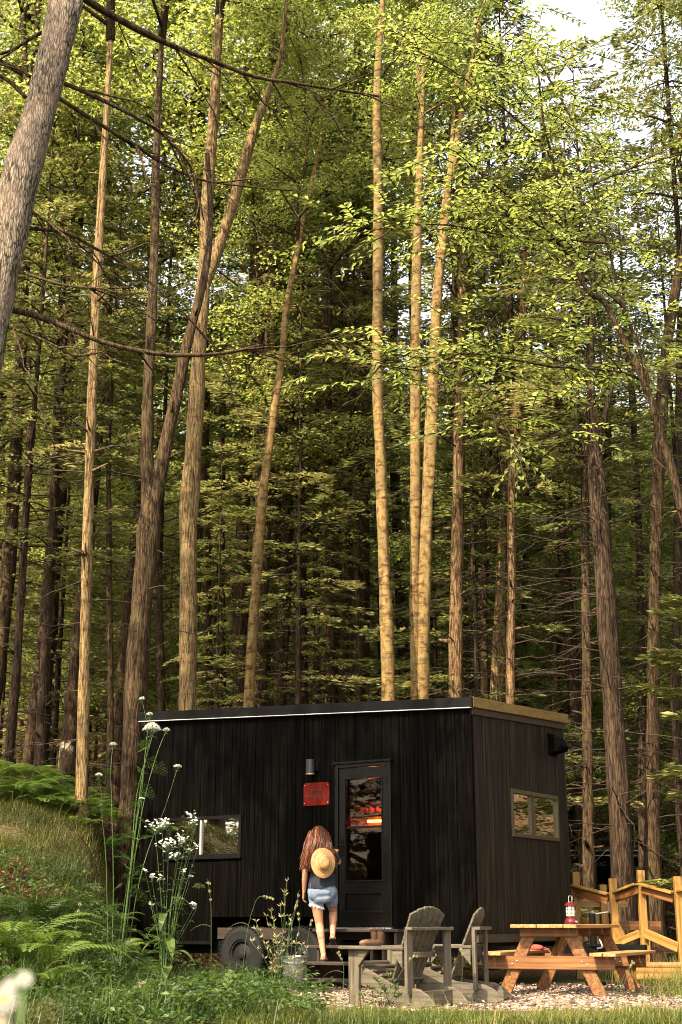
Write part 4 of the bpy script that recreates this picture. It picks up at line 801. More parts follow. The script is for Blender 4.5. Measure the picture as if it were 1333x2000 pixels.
def clump(lm, c, rx, rz, n, L, W, tone=.5, spread=.22, tilt=.7):
    """flat spray of leaves around c"""
    a = RNG.random(n) * 6.283; q = np.sqrt(RNG.random(n)); C = np.array(c) + np.stack([np.cos(a) * q * rx, np.sin(a) * q * rx, RNG.normal(0, .45, n) * rz - q * q * rz * .6], 1)
    b = a + RNG.normal(0, .9, n); D = unit(np.stack([np.cos(b), np.sin(b), RNG.normal(-.25, .3, n)], 1))
    Nn = unit(np.stack([RNG.normal(0, tilt, n), RNG.normal(0, tilt, n), np.ones(n)], 1)); Nn = unit(Nn - D * (Nn * D).sum(1, keepdims=True))
    lm.leaves(C, D, Nn, L * RNG.uniform(.7, 1.25, n), W * RNG.uniform(.75, 1.2, n), tone + RNG.normal(0, spread, n))
def limb(a, d, L, sag, n=6, wob=.08):
    a = V(a); d = V(d).normalized(); pts = []
    for i in range(n + 1):
        t = i / n; pts.append(a + d * L * t + V((0, 0, sag * L * t * t)) + V((random.gauss(0, wob), random.gauss(0, wob), random.gauss(0, wob))) * L * .25 * t)
    return pts
def broad_crown(seed, H=9.0, Rr=3.3, n_limb=13, L=.105, dens=1.45, top=True):
    random.seed(seed); lm = LM(); pts = [V((random.gauss(0, .1) * k, random.gauss(0, .1) * k, H * k / 6)) for k in range(7)]
    lm.w.tube(pts, [.1 - .014 * k for k in range(7)], 6)
    for i in range(n_limb):
        t = (i + random.random() * .6) / n_limb; z = H * (.02 + .85 * t); az = i * 2.4 + random.uniform(-.4, .4)
        ln = Rr * (1 - .55 * t) * random.uniform(.75, 1.15); up = random.uniform(.15, .65) + t * .5
        k = min(5, int(t * .87 * 6)); base = pts[k].lerp(pts[k + 1], (z / H * 6) % 1)
        lb = limb(base, (math.cos(az), math.sin(az), up), ln, -.12, 6); lm.w.tube(lb, [.045 - .0065 * j for j in range(7)], 4)
        for j in range(2, 7):
            for s in range(2 if j < 6 else 1):
                c = lb[j] + V((random.gauss(0, .35), random.gauss(0, .35), random.gauss(0, .22)))
                if j < 6: lm.w.tube([lb[j], lb[j].lerp(c, .6) + V((0, 0, .05)), c], [.014, .01, .005], 3, cap=False)
                tone = .5 + random.gauss(0, .14); nn = int(random.uniform(45, 95) * dens)
                clump(lm, c, random.uniform(.45, .85), random.uniform(.14, .26), nn, L, L * .62, tone)
    if top:
        for k in range(8): clump(lm, (random.gauss(0, .5), random.gauss(0, .5), H + random.uniform(-.6, .6)), .6, .3, int(60 * dens), L, L * .62, .55)
    return lm.mesh('crown')
def needle_branch(lm, base, az, ln, droop, dens, tone, r0=.02):
    """flat conifer bough: main axis, side twigs and short needle sprays in one plane"""
    d = V((math.cos(az), math.sin(az), random.uniform(.0, .25))); pts = [base + d * ln * t + V((0, 0, -droop * ln * t * t)) for t in (0, .25, .5, .75, 1)]
    lm.w.tube(pts, [r0, r0 * .8, r0 * .6, r0 * .4, r0 * .15], 4, cap=False)
    sd = np.array([-math.sin(az), math.cos(az), 0.0]); fd = np.array([math.cos(az), math.sin(az), -droop * .6])
    n = int(dens * ln * 72); t = RNG.uniform(.18, 1.0, n); s = RNG.choice([-1, 1], n); wd = ln * .34 * (1.08 - t) * RNG.random(n) ** .7
    P0 = np.array(base) + np.outer(t * ln, np.array(d)) + np.stack([np.zeros(n), np.zeros(n), -droop * ln * t * t], 1)
    C = P0 + np.outer(s * wd, sd) + np.outer(wd * .55, fd) + np.stack([np.zeros(n), np.zeros(n), RNG.normal(0, .025, n) - wd * .18], 1)
    D = unit(np.outer(s * RNG.uniform(.2, 1.1, n), sd) + np.outer(RNG.uniform(.5, 1, n), fd) + RNG.normal(0, .12, (n, 3)))
    Nn = unit(np.stack([RNG.normal(0, .6, n), RNG.normal(0, .6, n), np.ones(n)], 1)); Nn = unit(Nn - D * (Nn * D).sum(1, keepdims=True))
    lm.leaves(C, D, Nn, RNG.uniform(.13, .25, n), RNG.uniform(.035, .07, n), tone + RNG.normal(0, .2, n), fold=0)
def conifer_crown(seed, H=13.0, Rr=2.6, n=70, dens=1.0, hollow=0.0):
    random.seed(seed); lm = LM(); lm.w.tube([V((0, 0, 0)), V((.03, .02, H * .6)), V((0, 0, H))], [.07, .045, .008], 6)
    for i in range(n):
        t = (i + random.random()) / n; z = H * t; ln = (Rr * (1 - t) ** .75 + .35) * random.uniform(.55, 1.15)
        if t < .25 and random.random() < hollow: continue
        needle_branch(lm, V((0, 0, z)), i * 2.39 + random.uniform(-.5, .5), ln, random.uniform(.1, .32), dens, .45 + random.gauss(0, .16))
    return lm.mesh('crown')
def dead_branches(seed, z0, z1, n, lmax, rmax=.016, axis=None):
    random.seed(seed); mb = MB(); mb.tube([axis(z0 + (z1 - z0) * k / 12) if axis else V((0, 0, z0 + (z1 - z0) * k / 12)) for k in range(13)], .012, 4)
    for i in range(n):
        z = random.uniform(z0, z1); az = random.uniform(0, 6.283); L_ = random.uniform(.35, 1) * lmax; d = V((math.cos(az), math.sin(az), random.uniform(-.15, .3)))
        b = axis(z) if axis else V((0, 0, z)); pts = limb(b, d, L_, random.uniform(-.35, .1), 6, .12); r = rmax * random.uniform(.5, 1)
        mb.tube(pts, [r * (1 - .14 * k) for k in range(7)], 4, cap=False)
        for k in range(random.randint(1, 4)):
            j = random.randint(2, 5); a2 = az + random.choice((-1, 1)) * random.uniform(.4, 1.0)
            mb.tube(limb(pts[j], (math.cos(a2), math.sin(a2), random.uniform(-.4, .3)), L_ * random.uniform(.2, .5), -.2, 4, .15), [r * .5, r * .4, r * .3, r * .2, r * .1], 3, cap=False)
    return mb.mesh('dead_branches', smooth=True)
def trunk_mesh(pts, rad, seed=0, n=14, flare=True, orig=(0, 0, 0)):
    """smooth swept trunk through given centres, slightly lumpy"""
    random.seed(seed); pts = [V(p) for p in pts]; m = len(pts); P2, R2 = [], []
    for i in range(m - 1):
        p0, p1, p2, p3 = pts[max(i - 1, 0)], pts[i], pts[i + 1], pts[min(i + 2, m - 1)]; k = max(3, int((p2 - p1).length / .3))
        for j in range(k):
            t = j / k; P2.append(.5 * ((2 * p1) + (p2 - p0) * t + (2 * p0 - 5 * p1 + 4 * p2 - p3) * t * t + (3 * p1 - p0 - 3 * p2 + p3) * t ** 3)); R2.append(rad[i] + (rad[i + 1] - rad[i]) * t)
    P2.append(pts[-1]); R2.append(rad[-1]); mb = MB(); q = random.random() * 9
    R2 = [r * (1 + .05 * math.sin(i * .9 + q) + .04 * math.sin(i * 2.3 + q * 2)) for i, r in enumerate(R2)]
    mb.tube(P2, R2, n)
    # lumpy cross-section
    v = np.array(mb.v); c = np.repeat(np.array([tuple(p) for p in P2]), n, 0); a = np.tile(np.arange(n) / n * 6.283, len(P2)); L_ = np.repeat(np.arange(len(P2)), n)
    k = 1 + .06 * np.sin(a * 3 + L_ * .13 + q) + .04 * np.sin(a * 5 - L_ * .31 + q * 3) + RNG.normal(0, .012, len(a)); v = c + (v - c) * k[:, None]; mb.v = [tuple(x) for x in v]
    return mb, P2, R2
# shared meshes
BROAD = [broad_crown(40 + i, H=random.uniform(8.5, 11), Rr=random.uniform(3.0, 3.8)) for i in range(4)]
BROADB = [broad_crown(60 + i, H=9.5, Rr=3.2, dens=2.0) for i in range(2)]
CONI = [conifer_crown(80 + i, H=random.uniform(12, 15), Rr=random.uniform(2.3, 3.0), n=78, hollow=.3) for i in range(4)]
DEAD = [dead_branches(100 + i, 2.0, 10.5, 46, 2.0) for i in range(3)]
for me in BROAD: me.materials.append(M['bark_brown']); me.materials.append(M['leaf'])
for me in BROADB: me.materials.append(M['bark_tan']); me.materials.append(M['leaf_bright'])
for me in CONI: me.materials.append(M['bark_dark']); me.materials.append(M['needle'])
for me in DEAD: me.materials.append(M['twig'])
# ---------------------------------------------------------------- trees one can tell apart
def hero(name, cat, label, D, stems, mat, crowns=(), dead=None, extra=0, Doff=0.0, group=None, base=None):
    """stems: lists of (px,py,width px) from the base up; crowns: (mesh, stem, height fraction, scale)"""
    x0, y0, w0 = stems[0][0]; b = P(x0, y0, D); g = gz(b.x, D); root = thing(name, label, cat, (b.x, D, g), 0, group); O = V((b.x, D, g)); tops = []; axis0 = None
    for si, st in enumerate(stems):
        pts = [P(x, y, D + (Doff * si) * (k / len(st))) for k, (x, y, _) in enumerate(st)]; rad = [PW(w_, y, D) / 2 for (x, y, w_) in st]
        if si == 0:
            if pts[0].z - g > .15: pts = [V((pts[0].x, D, g - .25)), V((pts[0].x, D, g + .12))] + pts if pts[0].z - g > .6 else [V((pts[0].x, D, g - .25))] + pts; rad = ([rad[0] * 1.6, rad[0] * 1.22] if pts[0].z - g < 0 and len(pts) - len(rad) == 2 else [rad[0] * 1.5]) + rad
        if extra and st[-1][1] <= 5:
            d = (pts[-1] - pts[-2]).normalized(); pts.append(pts[-1] + d * extra); rad.append(max(.03, rad[-1] * .45))
        mb, P2, R2 = trunk_mesh(pts, rad, seed=int(x0) + si, n=16 if rad[0] > .12 else 12, orig=O)
        for k in range(0 if rad[0] > .22 or mat == 'bark_smooth' else 13 if si == 0 else 5):   # broken branch stubs and knots
            i = random.randint(len(P2) // 8, max(len(P2) // 8 + 1, int(len(P2) * .8))); az = random.uniform(0, 6.283); d = V((math.cos(az), math.sin(az), random.uniform(.1, .6))); r = max(.012, R2[i] * random.uniform(.14, .3))
            mb.tube([P2[i], P2[i] + d * (R2[i] + random.uniform(.02, .16)), P2[i] + d * (R2[i] + random.uniform(.17, .3))], [r * 1.6, r, r * .5], 6)
        mb.build('trunk' if si == 0 else 'fork', M[mat], root, smooth=True, orig=O); tops.append((P2, R2))
    for (me, s, fr, sc) in crowns:
        P2 = tops[s][0]; p = P2[min(len(P2) - 1, int(fr * (len(P2) - 1)))]; c = link('crown', me, root); c.location = p - O; c.scale = sc if hasattr(sc, '__len__') else (sc, sc, sc); c.rotation_euler = (0, 0, random.uniform(0, 6.28))
    if dead:
        z0, z1, n, lm_, mm = dead; P2 = tops[0][0]
        def ax(z): return min(P2, key=lambda p: abs(p.z - z)) - O
        me = dead_branches(int(x0 * 3), z0, z1, n, lm_, axis=ax); link('dead_branches', me, root, [M[mm]])
    return root, tops
Bc, Bb, Cc = BROAD, BROADB, CONI
# the big leaning foreground trunk with long dipping boughs
t1, tp1 = hero('foreground_tree', 'tree', 'big grey leaning trunk cut by the left edge, nearest tree with long bare boughs', 12.5,
    [[(-260, 1500, 110), (-170, 1150, 100), (-85, 880, 90), (-40, 705, 80), (-8, 575, 76), (38, 360, 72), (84, 200, 64), (133, 0, 61), (160, -110, 56)]], 'bark_grey', crowns=[(Bc[0], 0, .985, 1.25)], extra=9)
O1 = V(t1.location)
def bough(pts, w0, w1, name='bough', root=t1, O=O1, D0=12.5, D1=12.5, mat='bark_brown', twigs=6, seed=1):
    random.seed(seed); n = len(pts); mb = MB(); pp = [P(x, y, D0 + (D1 - D0) * i / (n - 1)) for i, (x, y) in enumerate(pts)]; rr = [PW(w0 + (w1 - w0) * i / (n - 1), pts[i][1], D0) / 2 for i in range(n)]
    m2, P2, R2 = trunk_mesh(pp, rr, seed, n=8); mb.add(m2.v, m2.f, m2.g)
    for k in range(twigs):
        i = random.randint(len(P2) // 5, len(P2) - 2); d = (P2[min(i + 2, len(P2) - 1)] - P2[i - 1]).normalized(); dd = (d + V((random.uniform(-.5, .5), random.uniform(-.9, .9), random.uniform(-1.1, .35)))).normalized()
        tw = limb(P2[i], dd, random.uniform(.5, 1.6), random.uniform(-.35, .1), 6, .14); mb.tube(tw, [.013, .011, .009, .007, .005, .003, .002], 4, cap=False)
        for q in range(2): mb.tube(limb(tw[random.randint(2, 5)], (dd.x + random.uniform(-.8, .8), random.uniform(-.6, .6), random.uniform(-.9, .2)), random.uniform(.25, .7), -.2, 4, .15), [.006, .005, .004, .003, .0015], 3, cap=False)
    o = mb.build(name, M[mat], root, smooth=True, orig=O); return P2
bough([(120, -40), (165, -2), (260, 52), (340, 90), (420, 120), (500, 150), (600, 166), (740, 188)], 17, 5, D1=14.5, twigs=11, seed=2)
bough([(70, 150), (125, 163), (210, 200), (300, 248), (345, 290), (380, 340), (398, 430)], 11, 3, D1=13.6, twigs=9, seed=3)
bough([(85, 178), (120, 195), (200, 245), (265, 283), (310, 315), (390, 350), (480, 364), (572, 372)], 10, 3, D1=14, twigs=8, seed=4)
bough([(30, 440), (62, 446), (130, 455), (190, 487), (270, 532), (360, 612), (432, 690)], 9, 2.5, D1=13.5, twigs=8, seed=5)
bough([(35, 405), (70, 418), (105, 440), (132, 456)], 7, 4, twigs=2, seed=6)
bough([(-5, 600), (32, 607), (90, 624), (200, 668), (300, 690), (380, 694), (450, 688), (510, 674)], 14, 6, D1=13.6, twigs=6, seed=7)
bough([(-15, 632), (25, 642), (90, 666), (162, 706)], 8, 3, twigs=3, seed=8)
bough([(10, 525), (52, 535), (130, 558), (195, 562), (262, 561)], 7, 2.5, twigs=4, seed=9)
bough([(50, 190), (20, 160), (-20, 140), (-80, 120)], 9, 5, twigs=4, seed=10)
bough([(60, 150), (30, 130), (-10, 122), (-60, 116)], 8, 4, twigs=4, seed=11)
bough([(90, 60), (60, 75), (20, 100), (-30, 112)], 9, 4, twigs=5, seed=12)
T = 'tree'
hero('slim_tree', T, 'slim straight tan trunk on the ferny bank, left of the forked trunk', 20, [[(160, 1562, 26), (165, 1300, 21), (172, 1000, 20), (183, 700, 18), (195, 450, 16), (210, 200, 12), (220, 0, 8)]], 'bark_tan', crowns=[(Bc[1], 0, .75, (.8, .8, .9))], dead=(3, 10, 30, 1.5, 'twig'), extra=4)
hero('forked_tree', T, 'brown trunk forking low in a V just left of the black cabin', 22, [[(255, 1545, 40), (262, 1400, 43), (275, 1200, 41), (290, 1040, 44), (293, 985, 36), (287, 900, 24), (290, 750, 22), (300, 550, 18), (304, 400, 16), (308, 250, 14), (316, 80, 10), (320, 0, 8)],
    [(296, 1010, 26), (312, 930, 27), (330, 840, 26), (348, 760, 24), (362, 690, 21), (380, 620, 18), (400, 540, 15), (412, 440, 12), (405, 300, 9)]], 'bark_brown', crowns=[(Bc[1], 0, .78, .85)], dead=(3, 9, 14, 1.4, 'twig'), extra=4)
hero('maple_tree', T, 'thick flaky-barked trunk rising behind the left half of the cabin roof, forked high up', 24.5, [[(366, 1400, 36), (368, 1200, 33), (368, 1020, 34), (371, 965, 39), (379, 850, 30), (388, 700, 28), (393, 600, 30), (400, 530, 24), (402, 450, 22), (410, 330, 23), (420, 200, 20), (428, 50, 16), (432, -10, 14)],
    [(398, 560, 24), (422, 500, 23), (455, 400, 22), (480, 310, 20), (500, 245, 18), (520, 190, 13), (548, 110, 9), (560, 0, 7)]], 'bark_tan', crowns=[(Bc[0], 0, .8, 1.0), (Bc[3], 1, .85, .8)], extra=4)
hero('leaning_sapling', T, 'thin golden trunk curving right behind the middle of the cabin roof', 26, [[(485, 1400, 22), (492, 1250, 19), (505, 1080, 18), (512, 980, 19), (525, 880, 17), (540, 770, 15), (552, 690, 13), (560, 600, 12), (580, 500, 12), (592, 430, 10), (612, 350, 9), (628, 270, 6)]], 'bark_smooth', crowns=[(Bc[1], 0, .85, .55)])
hero('hemlock_tree', T, 'dark trunk right of the thin golden curved trunk', 30, [[(592, 1400, 22), (590, 1200, 20), (588, 1000, 18), (583, 700, 14), (580, 450, 10)]], 'bark_dark', crowns=[(Cc[2], 0, .5, 1)], dead=(2, 10, 40, 1.8, 'twig'))
hero('hemlock_tree', T, 'thin dark trunk, left one of a close dark pair behind the cabin', 32, [[(620, 1400, 14), (618, 1000, 13), (625, 700, 10)]], 'bark_dark', crowns=[(Cc[3], 0, .5, .9)], dead=(2, 10, 30, 1.6, 'twig'))
hero('hemlock_tree', T, 'dark brown trunk, right and thicker one of a close dark pair behind the cabin', 29, [[(646, 1400, 21), (642, 1000, 20), (634, 700, 16), (636, 480, 10)]], 'bark_brown', crowns=[(Cc[0], 0, .5, 1)], dead=(2, 10, 46, 2, 'twig'))
BEECH, _ = hero('beech_tree', T, 'tall pale sunlit trunk standing alone just left of the twin pale trunks', 23, [[(760, 1400, 27), (757, 1250, 26), (750, 1080, 23), (744, 900, 21), (738, 750, 21), (738, 500, 20), (738, 350, 18), (736, 200, 16), (742, 80, 12), (748, 0, 9)]], 'bark_smooth', crowns=[(Bb[0], 0, .86, .8)], extra=4)
hero('twin_beech_tree', T, 'pale sunlit twin trunks joined low down behind the right part of the cabin roof', 23.6, [[(826, 1400, 24), (828, 1200, 24), (832, 1050, 24), (840, 900, 24), (845, 780, 23), (850, 680, 21), (856, 560, 20), (868, 450, 18), (876, 370, 17), (892, 290, 15), (905, 200, 11), (930, 80, 10), (942, -5, 8)],
    [(812, 1395, 20), (810, 1150, 19), (811, 950, 20), (812, 700, 21), (815, 500, 18), (818, 400, 16), (822, 280, 13), (828, 150, 9), (832, 40, 6)], [(880, 350, 10), (884, 270, 9), (892, 150, 6)]], 'bark_smooth', crowns=[(Bb[1], 0, .85, .75), (Bb[0], 1, .82, .7)], extra=4)
hero('hemlock_tree', T, 'dark straight trunk right of the pale twin trunks, behind the cabin corner', 26, [[(892, 1400, 27), (892, 1200, 26), (895, 1000, 24), (898, 800, 22), (901, 650, 18), (905, 500, 15), (906, 300, 11)]], 'bark_warm', crowns=[(Cc[1], 0, .62, .9)], dead=(3, 11, 44, 2.0, 'twig'))
hero('hemlock_tree', T, 'broad-based brown trunk crossing behind a thinner trunk at the cabin corner', 27.5, [[(972, 1400, 30), (976, 1250, 24), (980, 1100, 17), (984, 950, 15), (985, 800, 14), (983, 600, 10)]], 'bark_tan', crowns=[(Cc[2], 0, .66, .9)], dead=(3, 11, 44, 2.2, 'twig'))
hero('hemlock_tree', T, 'slim dark trunk leaning right in front of the broad-based brown one', 25.5, [[(998, 1400, 18), (1000, 1150, 17), (1000, 950, 17), (1005, 850, 19), (1015, 700, 18), (1026, 550, 15), (1032, 400, 10)]], 'bark_warm', crowns=[(Cc[3], 0, .72, .8)], dead=(3, 11, 54, 2.4, 'twig'))
hero('hemlock_tree', T, 'thin speckled trunk above the far end of the gable fascia', 30, [[(1086, 1420, 14), (1078, 1100, 12), (1077, 950, 11), (1078, 750, 9), (1078, 600, 6)]], 'bark_tan', crowns=[(Cc[0], 0, .75, .7)], dead=(3, 10, 40, 1.6, 'twig'))
hero('hemlock_tree', T, 'thick dark leaning trunk behind the yellow railing, with a pale scar low down', 23.5, [[(1220, 1790, 50), (1214, 1650, 44), (1205, 1500, 42), (1195, 1350, 40), (1185, 1200, 38), (1175, 1060, 36), (1165, 920, 33), (1159, 850, 26), (1155, 780, 15), (1156, 650, 12), (1160, 500, 8)],
    [(1166, 880, 16), (1182, 810, 11), (1200, 740, 8), (1215, 660, 5)]], 'bark_dark', crowns=[(Cc[1], 0, .72, .7)], dead=(2, 10, 60, 2.6, 'twig'))
hero('hemlock_tree', T, 'slender brown trunk between the cabin and the thick leaning trunk', 25, [[(1152, 1790, 26), (1149, 1500, 21), (1146, 1200, 18), (1143, 1000, 15), (1146, 850, 12)]], 'bark_brown', crowns=[(Cc[3], 0, .8, .7)], dead=(2, 9, 40, 1.8, 'twig'))
hero('hemlock_tree', T, 'thin dark trunk just right of the thick leaning trunk', 28, [[(1258, 1790, 20), (1254, 1400, 16), (1250, 1100, 14), (1240, 850, 11), (1232, 650, 8)]], 'bark_dark', crowns=[(Cc[0], 0, .75, .7)], dead=(2, 10, 50, 1.9, 'twig'))
hero('hemlock_tree', T, 'tall brown trunk near the right edge, leaning right at its top', 24, [[(1277, 1790, 44), (1275, 1600, 31), (1275, 1400, 25), (1278, 1200, 24), (1283, 1000, 24), (1290, 850, 24), (1300, 700, 22), (1315, 600, 20), (1334, 480, 16), (1350, 350, 12)]], 'bark_brown', crowns=[(Cc[2], 0, .9, .8), (Bc[1], 0, .97, .72)], dead=(2, 9, 46, 2.2, 'twig'))
hero('hemlock_tree', T, 'dark trunk on the hill in the left background, first right of the left edge', 27, [[(18, 1480, 19), (34, 1280, 17), (48, 1050, 14), (60, 800, 10)]], 'bark_dark', crowns=[(Cc[1], 0, .6, .9)], dead=(1, 9, 34, 1.6, 'twig'))
hero('hemlock_tree', T, 'dark trunk on the hill in the left background, left of the slim tan trunk', 28, [[(78, 1490, 24), (90, 1260, 20), (104, 1000, 16), (112, 760, 11)]], 'bark_dark', crowns=[(Cc[3], 0, .6, 1)], dead=(1, 9, 34, 1.6, 'twig'))
hero('hemlock_tree', T, 'reddish dark trunk between the forked trunk and the flaky thick trunk', 30, [[(316, 1420, 16), (312, 1200, 14), (310, 1040, 12), (312, 800, 9)]], 'bark_brown', crowns=[(Cc[2], 0, .6, .9)], dead=(2, 9, 34, 1.6, 'twig'))
# broken stump on the bank
st = P(128, 1515, 24); stump = thing('tree_stump', 'pale splintered stump standing dark among the ferns on the bank', 'stump', (st.x, 24, gz(st.x, 24)))
zt_ = P(128, 1462, 24).z - gz(st.x, 24)
mb, _, _ = trunk_mesh([(0, 0, -.2), (0, 0, .3), (.02, 0, zt_ * .6), (.0, 0, zt_)], [.22, .17, .15, .13], 3, 14); mb.build('trunk', M['bark_dark'], stump, smooth=True)
mb = MB()
for k in range(9): a = k * .7; r = .12; mb.bar((r * math.cos(a), r * math.sin(a), zt_ - .35), (r * .9 * math.cos(a), r * .9 * math.sin(a), zt_ + random.uniform(-.05, .14)), .06, .025, (math.cos(a), math.sin(a), 0))
mb.build('splinters', M['twig_pale'], stump)
# ---------------------------------------------------------------- leafy beech leaning in from the right, with big sunlit leaves
bD = 17.0; b0_ = V((5.4, bD, gz(5.4, bD))); rb_ = thing('leaning_beech', 'slender beech leaning in from the right edge with big bright leaves', T, b0_)
def bl(pts, w0, w1, seed, D1=bD, name='limb'):
    return bough(pts, w0, w1, name, rb_, b0_, bD, D1, 'bark_brown', 3, seed)
LB = [bl([(1500, 1800), (1440, 1400), (1380, 1150), (1333, 1000), (1308, 900), (1290, 850), (1275, 790), (1250, 725), (1215, 655), (1180, 590), (1150, 570), (1115, 510)], 22, 8, 21, bD - .8, 'trunk'),
      bl([(1117, 515), (1097, 482), (1042, 430), (997, 385), (952, 350), (917, 320)], 8, 3, 22, bD - 1.6), bl([(1115, 510), (1112, 480), (1098, 390), (1078, 300), (1062, 240), (1050, 120)], 7, 3, 23, bD - 1),
      bl([(1285, 840), (1268, 760), (1257, 700), (1217, 600), (1202, 540), (1187, 475), (1167, 415), (1150, 300)], 10, 4, 24, bD + .4), bl([(1187, 475), (1120, 470), (1050, 468), (960, 455), (880, 440), (800, 440), (715, 452)], 6, 2, 25, bD - 1.5),
      bl([(1098, 390), (1070, 295), (1000, 225), (950, 185), (880, 135), (800, 90)], 5, 2, 26, bD - 1.2), bl([(1268, 760), (1240, 735), (1160, 720), (1080, 716), (990, 700), (900, 690), (800, 720), (730, 705)], 6, 2, 27, bD - 1.5),
      bl([(1160, 360), (1230, 330), (1333, 300)], 4, 2, 28), bl([(1150, 300), (1100, 200), (1040, 100), (990, 20), (960, -40)], 5, 2, 29, bD + .8), bl([(1000, 590), (950, 640), (930, 740), (980, 820), (1010, 870)], 3, 1.5, 30, bD - 1.5)]
def leafspray(lm, p, d, ln, n, L, W, tone):
    """two-ranked twig of big leaves"""
    d = np.array(d); d = d / np.linalg.norm(d); s = np.cross(d, [0, 0, 1.0]); s /= np.linalg.norm(s) + 1e-9
    t = (np.arange(n) + RNG.random(n) * .5) / n; sg = np.where(np.arange(n) % 2 == 0, 1, -1)
    C = np.array(p) + np.outer(t * ln, d) + np.stack([np.zeros(n), np.zeros(n), -.16 * ln * t * t], 1)
    D = unit(np.outer(sg * .8, s) + d * .75 + np.stack([RNG.normal(0, .18, n), RNG.normal(0, .18, n), RNG.normal(-.3, .2, n)], 1)); Nn = unit(np.stack([RNG.normal(0, .3, n), RNG.normal(0, .3, n), np.ones(n)], 1)); Nn = unit(Nn - D * (Nn * D).sum(1, keepdims=True))
    lm.leaves(C, D, Nn, L * RNG.uniform(.75, 1.2, n), W * RNG.uniform(.8, 1.2, n), tone + RNG.normal(0, .15, n)); lm.w.tube([V(p), V(p) + V(d) * ln * .5 - V((0, 0, .04 * ln)), V(p) + V(d) * ln - V((0, 0, .16 * ln))], [.008, .006, .003], 3, cap=False)
lm = LM(); random.seed(33)
for bi, P2 in enumerate(LB):
    n = len(P2); s0 = int(n * (.8 if bi == 0 else .25))
    for i in range(s0, n):
        for k in range(6 if bi else 2):
            az = random.uniform(0, 6.283); o = V((math.cos(az), math.sin(az), random.uniform(-.15, .35))); p = P2[i] + o * random.uniform(0, .9)
            if random.random() < .82: leafspray(lm, p, o + V((random.gauss(0, .4), random.gauss(0, .4), -.1)), random.uniform(.35, .75), random.randint(7, 13), .115, .05, .55 + random.gauss(0, .16))
    e = P2[-1]
    for k in range(5): leafspray(lm, e + V((random.gauss(0, .15), random.gauss(0, .15), random.gauss(0, .1))), (P2[-1] - P2[-3]).normalized() + V((random.gauss(0, .5), random.gauss(0, .5), -.1)), .6, 11, .12, .052, .7)
link('foliage', lm.mesh('foliage', b0_), rb_, [M['bark_brown'], M['leaf_bright']])
# young hemlock boughs with pale new needles, low at the right edge
hb = V((6.6, 20.5, gz(6.6, 20.5))); yh = thing('young_hemlock', 'young hemlock reaching pale flat boughs in from the right edge', T, hb); lm = LM(); random.seed(5)
lm.w.tube([(0, 0, -.1), (.03, 0, 3), (0, 0, 7.5)], [.07, .05, .01], 8)
for i in range(34): needle_branch(lm, V((0, 0, 1.2 + i * .18)), 2.9 + random.uniform(-1.5, 1.5), random.uniform(1.4, 2.9) * (1 - i / 60), random.uniform(.0, .16), 2.0, .8)
link('foliage', lm.mesh('foliage'), yh, [M['twig'], leafmat('needle_pale', [(.1, (.07, .09, .02)), (.9, (.2, .2, .06))], [(.1, (.06, .09, .02)), (.9, (.2, .2, .05))], .3)])
# ---------------------------------------------------------------- background forest: individual trees, copies of five kinds
def proto(kind, i, zf):
    random.seed(200 + i + (0 if kind == 'con' else 50))
    o = thing('forest_hemlock' if kind == 'con' else 'forest_maple', '', T, (0, 0, 0)); H = 21
    b1, b2 = random.uniform(-.4, .4), random.uniform(-.4, .4); mb, P2, R2 = trunk_mesh([(0, 0, -.4), (b1 * .3, b2 * .3, 4), (b1, b2, 10), (b1 * .8, b2 * .8, 16), (b1, b2, H)], [.2, .16, .13, .09, .03], 300 + i, 10)
    mb.build('trunk', M['bark_dark' if kind == 'con' else 'bark_brown'], o, smooth=True)
    if kind == 'con':
        c = link('crown', CONI[i % 4], o); c.location = (b1, b2, H - 14); d = link('dead_branches', DEAD[i % 3], o)
    else:
        c = link('crown', BROAD[i % 4], o); c.location = (b1, b2, H - 10); c.scale = (1.15, 1.15, 1.15); c = link('crown', BROAD[(i + 1) % 4], o); c.location = (b1, b2, H - 15); c.scale = (.8, .8, .7)
    return o
def proto_high(i):
    random.seed(260 + i); o = thing('forest_maple', '', T, (0, 0, 0)); mb, _, _ = trunk_mesh([(0, 0, -.4), (.2, .1, 4), (.1, .3, 10), (0, .1, 15), (0, 0, 20)], [.17, .14, .11, .08, .03], 360 + i, 10); mb.build('trunk', M['bark_brown'], o, smooth=True)
    c = link('crown', BROAD[i % 4], o); c.location = (0, .1, 11.5); return o
PR = [proto('con', i, .4) for i in range(4)] + [proto('dec', i, .5) for i in range(2)] + [proto_high(2), proto_high(3)]; used = [False] * len(PR)
heroX = []
random.seed(909); spots = []
def try_spot(x, y, dmin):
    if all((x - a) ** 2 + (y - b) ** 2 > dmin ** 2 for a, b in spots): spots.append((x, y)); return True
    return False
plan = []
for (y0, y1, n, dmin) in ((27, 34, 16, 1.7), (34, 44, 26, 2.0), (44, 60, 34, 2.6)):
    k = 0; tries = 0
    while k < n and tries < 900:
        tries += 1; y = random.uniform(y0, y1); x = random.uniform(-.31, .31) * y
        if 3.2 < x < 7.6 and 32.5 < y < 36.5: continue
        if try_spot(x, y, dmin): plan.append((x, y)); k += 1
GL = {0: ('dark hemlock trunk in the shaded wood behind the cabin', 'hemlocks in the wood behind'), 1: ('leafy broad-crowned maple in the wood behind the cabin', 'maples in the wood behind')}
